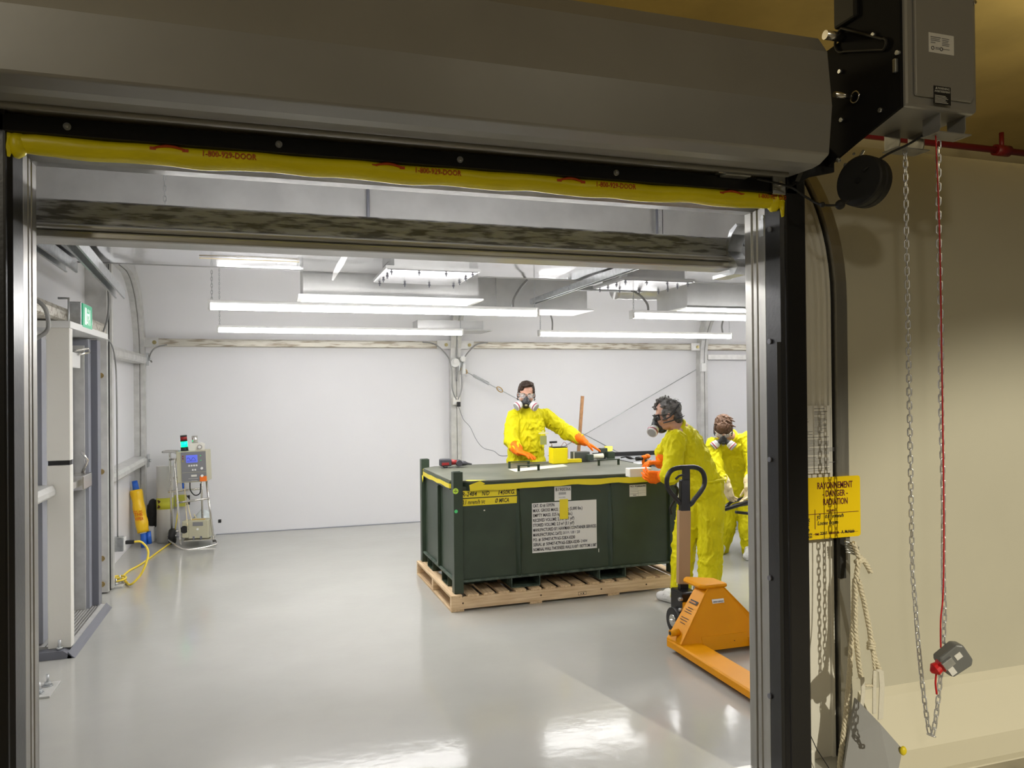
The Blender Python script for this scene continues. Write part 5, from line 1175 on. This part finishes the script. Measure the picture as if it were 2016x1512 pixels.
def respirator(H,par,scale=1.0):
    bm=bmesh.new(); hsph(bm,H,(0,.092,-.050),(.036,.040,.040)); hsph(bm,H,(0,.075,-.078),(.042,.042,.030)); hsph(bm,H,(0,.100,-.022),(.018,.018,.026)); hsph(bm,H,(0,.060,-.105),(.036,.036,.020))
    for s in (1,-1): cap(bm,H@Vector((s*.02,.10,-.062)),H@Vector((s*.050,.112,-.074)),.024,.028,12)
    o=fuse('respirator',bm,m_resp,par,.004,2)
    cyl('exhale_valve',H@Vector((0,.118,-.058)),H@Vector((0,.142,-.066)),.019,m_resp,o,16,.016)
    bm=bmesh.new(); T=H; bx(bm,(-.012,.136,-.085),(.012,.142,-.070),T); fin('valve_badge',bm,mat('tan badge',(.45,.38,.22),.5),o)
    for s in (1,-1):
        a=H@Vector((s*.050,.110,-.072)); d=(H.to_3x3()@Vector((s*.74,.50,-.42))).normalized()
        c=cyl('filter_cartridge',a,a+d*.030,.033,m_cart,o,24,.040); c2=cyl('filter_cartridge',a+d*.030,a+d*.062,.040,m_cart,o,24,.041)
        cyl('maroon_band',a+d*.040,a+d*.050,.0418,m_maroon,c2,24); cyl('filter_face',a+d*.062,a+d*.066,.033,m_board,c2,24)
    for (z,yb) in ((-.03,-.10),(.055,-.09)):
        P=[]
        for i in range(15):
            a=-.15*PI+1.3*PI*i/14; P.append(H@Vector((.086*math.cos(a),-.012-(.112)*math.sin(a),(-.045 if z<0 else -.02)+(z+.045 if z<0 else .095)*max(0,math.sin(a)))))
        tube('head_strap',P,.0055,m_resp,o,6)
    return o
def glasses(H,par,m_=None,dark=False):
    g=None; m_=m_ or m_lens
    for s in (1,-1):
        bm=bmesh.new(); rows=[]
        for i in range(7):
            a=R(8+62*i/6); x=s*.078*math.sin(a)*1.0; y=.028+.076*math.cos(a); rows.append([bm.verts.new(H@Vector((x,y,z))) for z in (-.020,.022)]+[bm.verts.new(H@Vector((x*.97,y-.002,z))) for z in (.022,-.020)])
        for A_,B_ in zip(rows,rows[1:]):
            for j in range(4): bm.faces.new((A_[j],A_[(j+1)%4],B_[(j+1)%4],B_[j]))
        bm.faces.new(rows[0]); bm.faces.new(rows[-1][::-1])
        o=fin('glasses_lens' if g else 'safety_glasses',bm,m_,g or par,smooth=True); g=g or o
        tube('frame_top',[H@Vector((s*.080*math.sin(R(4+68*i/6)),.029+.077*math.cos(R(4+68*i/6)),.023)) for i in range(7)],.0022 if not dark else .0035,m_steel if not dark else m_blackm,g,6)
        tube('temple_arm',[H@Vector((s*.076,.05,.018)),H@Vector((s*.082,.0,.012)),H@Vector((s*.078,-.03,.0))],.0025 if not dark else .004,m_steel if not dark else m_blackm,g,6)
def hand_prims(bm,w,d,n,side,curl=.25,s=1.0,spread=.10,r=.0105):
    # w wrist, d finger direction, n palm normal (towards what it touches), side +1: thumb on d x n side
    w=Vector(w); d=Vector(d).normalized(); n=Vector(n); n=(n-d*n.dot(d)).normalized(); t=d.cross(n)*side
    cap(bm,w-d*.02,w+d*.02,.030*s,.027*s)
    for k in range(5):
        a=w+t*(.030-.015*k)*s+d*.01; b=w+t*(.034-.017*k)*s+d*.082*s; cap(bm,a,b,.015*s,.013*s,10)
    for k,(L,off) in enumerate(((.070,.032),(.079,.011),(.074,-.011),(.057,-.032))):
        base=w+t*off*s+d*(.085-.004*abs(k-1))*s; dir_=(d+t*spread*(1.5-k)*1.0).normalized(); p=base; c=curl*(1+.12*k)
        for seg,f in enumerate((.42,.32,.26)):
            dir_=(dir_*math.cos(c)+n*math.sin(c)).normalized(); q=p+dir_*L*f*s; cap(bm,p,q,r*(1-.08*seg),r*(.92-.1*seg),8); p=q
    p=w+t*.028*s+d*.015; q=p+(t*.75+d*.65+n*.25).normalized()*.042*s; cap(bm,p,q,.0145*s,.0125*s,8); z=q+(t*.25+d*.9+n*.35).normalized()*.032*s; cap(bm,q,z,.012*s,.010*s,8)
    z2=z+(d*.9+n*.5).normalized()*.022*s; cap(bm,z,z2,.010*s,.008*s,8)
def bootie(ankle,toe,par):
    ankle=Vector(ankle); toe=Vector(toe); bm=bmesh.new(); d=(toe-ankle); d.z=0; L=d.length; d.normalize()
    a=Vector((ankle.x,ankle.y,0)); cap(bm,a-d*.055+Vector((0,0,.05)),a+d*.10+Vector((0,0,.055)),.048,.050); cap(bm,a+d*.08+Vector((0,0,.045)),a+d*(L-.04)+Vector((0,0,.036)),.050,.036); cap(bm,a+Vector((0,0,.06)),a+Vector((0,0,.16)),.055,.062)
    o=fuse('shoe_cover',bm,m_bootie,par,.009,3,.006,22)
    for v in o.data.vertices:
        if v.co.z<.004: v.co.z=.004+.0*v.co.z
    return o
def arm_seg(bm,S,E,Wp,r0=.070,r1=.058,r2=.050):
    cap(bm,S,E,r0,r1); cap(bm,E,Wp,r1*1.02,r2)
def person(label,loc_,head,hf,hup,neck,shR,shL,chest,waist,pelvis,armR,armL,legR,legL,toes,hairm,hkind,handR,handL,glove,dark=False,chr_=(.17,.125),seed=0,facing=None):
    t=wthing('person',label,'person',loc_)
    H=headM(head,hf,hup)
    B=basis(facing).to_3x3()
    # bare body, one continuous surface from crown to ankles
    bm=bmesh.new(); head_prims(bm,H); nk=Vector(neck)
    cap(bm,H@Vector((0,-.02,-.06)),nk,.050,.056); V=Vector
    chainlimb(bm,[nk,chest,waist,pelvis],[.07,.10,.095,.10]); cap(bm,nk,shR,.05,.045); cap(bm,nk,shL,.05,.045)
    for S,(E,Wp) in ((shR,armR),(shL,armL)): cap(bm,S,E,.045,.038); cap(bm,E,Wp,.038,.026)
    for (Hp,K,An) in (legR,legL): cap(bm,pelvis,Hp,.10,.08); cap(bm,Hp,K,.078,.052); cap(bm,K,An,.052,.036)
    body=fuse('body',bm,m_skin,t,.0055,3)
    eyes(H,body); 
    hr=hair(H,hairm,t,hkind); brows(H,hairm,hr)
    # coverall
    bm=bmesh.new(); rx,ry=chr_
    def ell(c,rx_,ry_,rz_): bmesh.ops.create_uvsphere(bm,u_segments=20,v_segments=12,radius=1,matrix=Matrix.Translation(c)@B.to_4x4()@Matrix.Diagonal((rx_,ry_,rz_,1)))
    nk=Vector(neck); chest=Vector(chest); waist=Vector(waist); pelvis=Vector(pelvis)
    ell(chest,rx,ry,.17); ell(chest.lerp(waist,.5),rx*.97,ry*1.02,.16); ell(waist,rx*.95,ry*1.0,.14); ell(waist.lerp(pelvis,.5),rx*.97,ry,.13); ell(pelvis,rx*1.03,ry*1.08,.13); ell(nk.lerp(chest,.45),rx*.85,ry*.85,.11)
    cap(bm,nk-Vector((0,0,.02)),Vector(shR)+Vector((0,0,-.005)),.058,.070); cap(bm,nk-Vector((0,0,.02)),Vector(shL)+Vector((0,0,-.005)),.058,.070)
    for S,(E,Wp) in ((shR,armR),(shL,armL)): arm_seg(bm,S,E,Vector(Wp)+(Vector(E)-Vector(Wp)).normalized()*.055,.078,.068,.052)
    for (Hp,K,An) in (legR,legL): cap(bm,Hp,K,.105,.088); cap(bm,K,An,.088,.078)
    cv=fuse('coverall',bm,m_ysuit,t,.0072,3,.0155,13,seed)
    # collar roll, hugging the neck
    up=(H@Vector((0,-.03,-.06))-nk).normalized(); u,v=frame(up)
    tube('collar',[nk+up*.032+(u*math.cos(a)*.066+v*math.sin(a)*.066) for a in [i*PI/8 for i in range(16)]],.013,m_ysuit,cv,8,closed=True)
    for nme,(Wp,d,n,s_,c_) in (('glove',handR),('glove',handL)):
        bm=bmesh.new(); E=Vector(armR[0] if Wp is handR[0] else armL[0]); hand_prims(bm,Wp,d,n,s_,c_,1.08,.12,.0125); dd=(Vector(Wp)-E).normalized(); cap(bm,Vector(Wp)-dd*.085,Vector(Wp)-dd*.05,.060,.056,16); cap(bm,Vector(Wp)-dd*.05,Vector(Wp)+dd*.01,.053,.036,16)
        fuse(nme,bm,glove,t,.0042,2,.0025,30)
    if toes:
        for An,to in ((legR[2],toes[0]),(legL[2],toes[1])): bootie(An,to,t)
    respirator(H,t); glasses(H,t,m_vis if dark else None,dark)
    return t,H,cv
V=Vector
# first worker, behind the container, facing the camera
fA=V((-.32,-.95,0))
hA_=at(1036,777,Y=6.97)
def P_(*a,**k): return at(*a,**k)
def build(label,loc_,**k): return person(label,loc_,**k)
tA,HA,cA=person(label='young dark-haired worker in yellow coverall and orange gloves behind the container, facing us',loc_=(2.36,7.03,0),head=hA_,hf=(-.30,-.93,-.16),hup=(0,-.15,1),neck=V((2.365,7.00,1.455)),
 shR=P_(1013,824,Y=7.0),shL=P_(1075,821,Y=6.99),chest=V((2.36,7.01,1.28)),waist=V((2.36,7.0,1.10)),pelvis=V((2.37,7.03,.95)),
 armR=(P_(1006,868,Y=6.93),P_(1021,889,Y=6.76)),armL=(P_(1116,851,Y=6.93),P_(1150,870,Y=6.84)),
 legR=(V((2.28,7.05,.88)),V((2.27,7.04,.48)),V((2.26,7.06,.10))),legL=(V((2.46,7.05,.88)),V((2.48,7.04,.48)),V((2.49,7.06,.10))),toes=((2.22,6.89,0),(2.50,6.88,0)),
 hairm=m_hair,hkind='short',handR=(P_(1021,889,Y=6.76),(.62,-.62,-.22),(0,0,-1),1,.16),handL=(P_(1150,870,Y=6.84),(.80,-.20,-.42),(.1,0,-1),-1,.07),glove=m_orange,facing=fA,seed=1,chr_=(.185,.135))
bp_=at(1070,866,Y=6.855); sheet('chest_badge',(bp_.x-.035,6.852,bp_.z-.045),(1,-.25,0),(0,0,1),.062,.085,mat('olive badge',(.33,.36,.12),.5),cA)
lines('chest_logo',(bp_.x-.05,6.850,bp_.z+.058),(1,-.25,0),(0,0,1),[(0,.0,.095,.010),(.02,.014,.07,.02),(.035,.024,.05,.034)],mat('pale logo print',(.80,.78,.40),.5),cA)
# second worker, in front of the right end of the container, seen from the side and back
fB=V((-.80,.58,0))
hB_=P_(1313,818,Y=5.22)
tB,HB,cB=person(label='grey-haired worker in yellow coverall seen from behind, leaning over the container end, behind pallet jack',loc_=(3.15,5.15,0),head=hB_,hf=(-.84,.46,-.22),hup=(-.30,.15,1),neck=P_(1340,846,Y=5.20),
 shR=V((3.10,5.36,1.30)),shL=P_(1330,868,Y=5.05),chest=P_(1350,885,Y=5.2),waist=P_(1372,925,Y=5.19),pelvis=P_(1385,958,Y=5.17),
 armR=(V((3.04,5.52,1.12)),P_(1300,912,Y=5.52)),armL=(P_(1323,934,Y=5.02),P_(1302,938,Y=5.16)),
 legR=(P_(1362,985,Y=5.22),P_(1347,1075,Y=5.18),P_(1340,1165,Y=5.14)),legL=(P_(1399,985,Y=5.10),P_(1398,1075,Y=5.03),P_(1398,1172,Y=4.97)),toes=(P_(1292,1180,Z=0),V((3.06,5.12,0))),
 hairm=m_hairg,hkind='tousled',handR=(P_(1300,912,Y=5.52),(-.9,.3,.1),(0,.0,-1),-1,.6),handL=(P_(1302,938,Y=5.16),(-.86,.42,.0),(.3,.6,.4),1,.55),glove=m_orange,facing=fB,seed=4,dark=True,chr_=(.175,.14))
pc=P_(1388,950,Y=5.18)
bm=bmesh.new(); BB=basis(fB)
tb(bm,[pc+BB@V((.180*math.cos(a),.150*math.sin(a),.03+.006*math.sin(a*5))) for a in [i*PI/14 for i in range(28)]],.008,6,closed=True); fin('waist_elastic',bm,m_ysuit,cB,smooth=True)
tag(box('white_container',(P_(1240,935,Y=5.36).x,5.36,P_(1240,940,Y=5.36).z),(P_(1284,935,Y=5.36).x,5.44,P_(1240,923,Y=5.36).z),m_off,bevel=.006),'small white box held by the middle worker over the container edge','box')
# pocket meter / dark loop hanging at his far hip
tag(tube('black_hose',spline([P_(1327,955,Y=5.33),P_(1334,965,Y=5.34),P_(1328,985,Y=5.36),P_(1320,1000,Y=5.37),P_(1322,1012,Y=5.37)],6),[.012]*25,m_blackm,None,8),'black strap hanging at the middle worker hip next to the jack handle','strap')
# third worker, bending forward at the right
fC=V((-.55,-.83,0))
hC_=P_(1424,845,Y=6.28)
tC,HC_,cC=person(label='brown-haired worker in yellow coverall and cream gloves bending down at the right jamb',loc_=(4.4,6.6,0),head=hC_,hf=(-.42,-.66,-.62),hup=(-.30,-.52,.80),neck=P_(1442,862,Y=6.38),
 shR=P_(1405,878,Y=6.36),shL=P_(1472,866,Y=6.30),chest=P_(1445,900,Y=6.45),waist=P_(1449,940,Y=6.55),pelvis=P_(1452,968,Y=6.62),
 armR=(P_(1408,925,Y=6.22),P_(1432,958,Y=6.12)),armL=(P_(1484,920,Y=6.18),P_(1473,958,Y=6.10)),
 legR=(P_(1436,985,Y=6.62),P_(1430,1035,Y=6.58),P_(1420,1078,Y=6.62)),legL=(P_(1468,985,Y=6.55),P_(1474,1040,Y=6.42),P_(1478,1084,Y=6.42)),toes=(P_(1416,1094,Z=0),P_(1470,1105,Z=0)),
 hairm=m_hairb,hkind='fringe',handR=(P_(1432,958,Y=6.12),(.25,-.05,-1),(.8,.2,.1),-1,.35),handL=(P_(1473,958,Y=6.10),(-.2,-.05,-1),(-.8,.2,.1),1,.35),glove=m_cream,facing=fC,seed=9,chr_=(.205,.14))
# black folding bench under the third worker's hands
t=wthing('work_bench','low black folding bench under the cream gloves of the bending worker','bench',(4.6,6.0,0))
a=P_(1423,1004,Y=6.0); b=P_(1482,986,Y=5.95)
bm=bmesh.new(); tb(bm,[a,b+(b-a)*3],.018,8); tb(bm,[a+V((.02,.02,.01)),P_(1440,988,Y=6.2),P_(1482,974,Y=6.2)+V((.5,0,.1))],.016,8); fin('top_rail',bm,m_black,t,smooth=True)
bm=bmesh.new(); v1=[bm.verts.new(p) for p in (P_(1443,992,Y=6.1),P_(1490,980,Y=6.1),P_(1490,990,Y=6.02),P_(1436,999,Y=6.02))]; v2=[bm.verts.new(q.co+V((0,0,-.01))) for q in v1]; bm.faces.new(v1); bm.faces.new(v2[::-1])
for i in range(4): bm.faces.new((v1[i],v2[i],v2[(i+1)%4],v1[(i+1)%4]))
fin('slat_top',bm,mat('brown black slat',(.05,.035,.03),.5),t)
cyl('leg',(4.30,6.05,.47),(4.25,6.05,.0),.012,m_black,t,8) if False else None
tube('cross_tube',[P_(1448,1008,Y=6.2),P_(1482,1012,Y=6.2)],.014,m_black,t,8); cyl('leg',(5.2,6.05,.5),(5.2,6.05,0),.014,m_black,t,8)
# ================= PALLET JACK =================
J=wthing('pallet_jack','orange yellow pallet jack with black loop handle wrapped in cardboard, right foreground','pallet jack',(2.68,4.3,0))
def fork(xa,xb):
    prof=[(xa,.035),(xa,.072),(xa+.008,.080),(xb-.008,.080),(xb,.072),(xb,.035),(xb-.006,.035),(xb-.006,.070),(xa+.006,.070),(xa+.006,.035)]
    o=pri('fork',prof,'y',3.10,4.26,m_jack,J,bevel=.002)
    w_=cyl('fork_roller',((xa+xb)/2-.04,3.25,.036),((xa+xb)/2+.04,3.25,.036),.035,m_rub,o,16)
    return o
fork(2.35,2.515); fork(2.84,3.005)
# front frame: tapering box leaning back
yb0,yb1,yt0,yt1=4.115,4.262,4.225,4.33
zt_=.375
fr=[(2.365,yb0,.045),(2.99,yb0,.045),(2.365,yb0,.075),(2.99,yb0,.075)]
bm=bmesh.new()
F=[bm.verts.new(p) for p in ((2.368,yb0,.03),(2.992,yb0,.03),(2.992,yb0,.085),(2.738,yt0,zt_),(2.622,yt0,zt_),(2.368,yb0,.085))]
K_=[bm.verts.new(p) for p in ((2.350,yb1,.03),(3.005,yb1,.03),(3.005,yb1,.085),(2.745,yt1,zt_+.01),(2.610,yt1,zt_+.01),(2.350,yb1,.085))]
bm.faces.new(F); bm.faces.new(K_[::-1])
for i in range(6): bm.faces.new((F[i],K_[i],K_[(i+1)%6],F[(i+1)%6]))
jb=fin('front_frame',bm,m_jack,J,bevel=.004)
# raised edges, top cap, bottom cross bar
bm=bmesh.new(); 
tb(bm,[(2.366,yb0-.002,.085),(2.620,yt0-.002,zt_)],.004,6); tb(bm,[(2.994,yb0-.002,.085),(2.740,yt0-.002,zt_)],.004,6); fin('edge_bead',bm,m_jack,jb)
bm=bmesh.new(); prism(bm,[(2.57,4.24),(2.60,4.215),(2.765,4.215),(2.76,4.36),(2.60,4.46),(2.56,4.42)],'z',.372,.402); tc=fin('pivot_cap',bm,m_jack,J,bevel=.014)
pri('cross_bar',[(4.10,.03),(4.14,.03),(4.14,.11),(4.125,.11)],'x',2.515,2.84,m_jack,J,bevel=.002)
cyl('side_tube',(2.335,4.19,.135),(2.395,4.19,.135),.020,m_jack,J,16); cyl('tube_hole',(2.332,4.19,.135),(2.336,4.19,.135),.012,m_blackm,J,12)
for x_ in (2.74,2.86): cyl('frame_rivet',(x_,yb0-.003,.068),(x_,yb0+.003,.068),.005,m_blackm,jb,8)
sl=yt0-yb0; ang=math.atan2(zt_-.085,sl); vdir=V((0,sl,zt_-.085)).normalized()
q=V((2.635,yb0+sl*.70,.085+(zt_-.085)*.70)); lb=sheet('capacity_label',q+V((0,-.003,0)),(1,0,0),vdir,.085,.026,m_paper,jb,.001)
text('capacity_lettering','5000LB CAPACITY',.011,q+V((.004,-.0045,.007)),(1,0,0),vdir,m_blue if False else m_ink,lb,width=.077)
# warning label on the left sloping side
A0,A1=V((2.368,yb0,.085)),V((2.622,yt0,zt_)); B0,B1=V((2.350,yb1,.085)),V((2.610,yt1,zt_+.01))
def sidep(s,t): return (A0.lerp(A1,s)).lerp(B0.lerp(B1,s),t)
n_=(A1-A0).cross(B0-A0).normalized(); 
if n_.x>0: n_=-n_
uu=(sidep(.6,0)-sidep(.6,1)).normalized(); vv=(A1-A0).normalized()
for (s0,t0,w_,h_,m_) in ((.66,.80,.075,.026,m_blackm),(.50,.78,.07,.004,m_ink),(.54,.78,.06,.004,m_ink),(.58,.7,.05,.004,m_ink),(.36,.8,.07,.004,m_ink),(.40,.8,.075,.004,m_ink),(.31,.7,.05,.004,m_ink)):
    sheet('warning_print',sidep(s0,t0)+n_*.003,uu,vv,w_,h_,m_,jb,.0006)
text('warning_word','WARNING',.016,sidep(.675,.76)+n_*.005,uu,vv,mat('orange print',(.9,.35,.05),.5),jb,width=.06)
# handle: tube, cardboard sleeve, loop grip
hb=V((2.668,4.60,.20)); hc=V((2.672,4.60,.33)); ht=V((2.69,4.60,.80)); 
bm=bmesh.new(); bx(bm,(-.032,-.02,0),(.032,.02,.78),Matrix.Translation((2.665,4.60,.24))@Matrix.Rotation(R(1.4),4,'Y')); fin('handle_column',bm,m_black,J,bevel=.006)
bm=bmesh.new(); bx(bm,(-.040,-.030,.075),(.040,.030,.57),Matrix.Translation((2.665,4.60,.24))@Matrix.Rotation(R(1.4),4,'Y')@Matrix.Rotation(R(-14),4,'Z')); fin('cardboard_sleeve',bm,m_card,J,bevel=.003)
C_=at(1350,915,Y=4.6); cx,cz=C_.x,C_.z
L2=[(0,0),(.06,-.001),(.105,-.014),(.135,-.045),(.146,-.09),(.138,-.135),(.105,-.18),(.065,-.22),(.03,-.255),(.0,-.275)]
P=[(cx+a,4.60,cz+b-.018) for a,b in L2]; Q=[(cx-a,4.60,cz+b-.018) for a,b in L2][::-1]
tube('loop_grip',spline(P[:-1]+Q[1:-1],5,closed=True),.0165,m_black,J,12,closed=True)
box('centre_bar',(cx-.026,4.588,cz-.40),(cx+.028,4.612,cz-.022),m_black,J,bevel=.006)
tube('release_lever',spline([(cx-.02,4.595,cz-.068),(cx-.055,4.59,cz-.072),(cx-.085,4.588,cz-.092)],5),.008,m_black,J,8)
# hydraulic pump, steering wheels
bm=bmesh.new(); bx(bm,(2.60,4.50,.10),(2.72,4.66,.28)); bx(bm,(2.585,4.52,.05),(2.65,4.62,.14)); fin('pump_body',bm,m_black,J,bevel=.012)
cyl('lift_piston',(2.668,4.42,.20),(2.668,4.42,.38),.028,m_steel,J,20)
box('chassis_link',(2.60,4.30,.16),(2.74,4.50,.22),m_jack,J,bevel=.006)
for x_ in (2.56,2.70):
    w_=cyl('steer_wheel',(x_,4.56,.085),(x_+.05,4.56,.085),.085,m_rub,J,28); cyl('wheel_hub',(x_-.003,4.56,.085),(x_+.053,4.56,.085),.04,m_steel,w_,16)
cyl('axle',(2.54,4.56,.085),(2.77,4.56,.085),.010,m_steel,J,10)
for z_ in (.24,.17): cyl('pump_bolt',(2.575,4.50,z_),(2.60,4.50,z_),.012,m_galv,J,8)

for r_ in WR: reloc(r_)
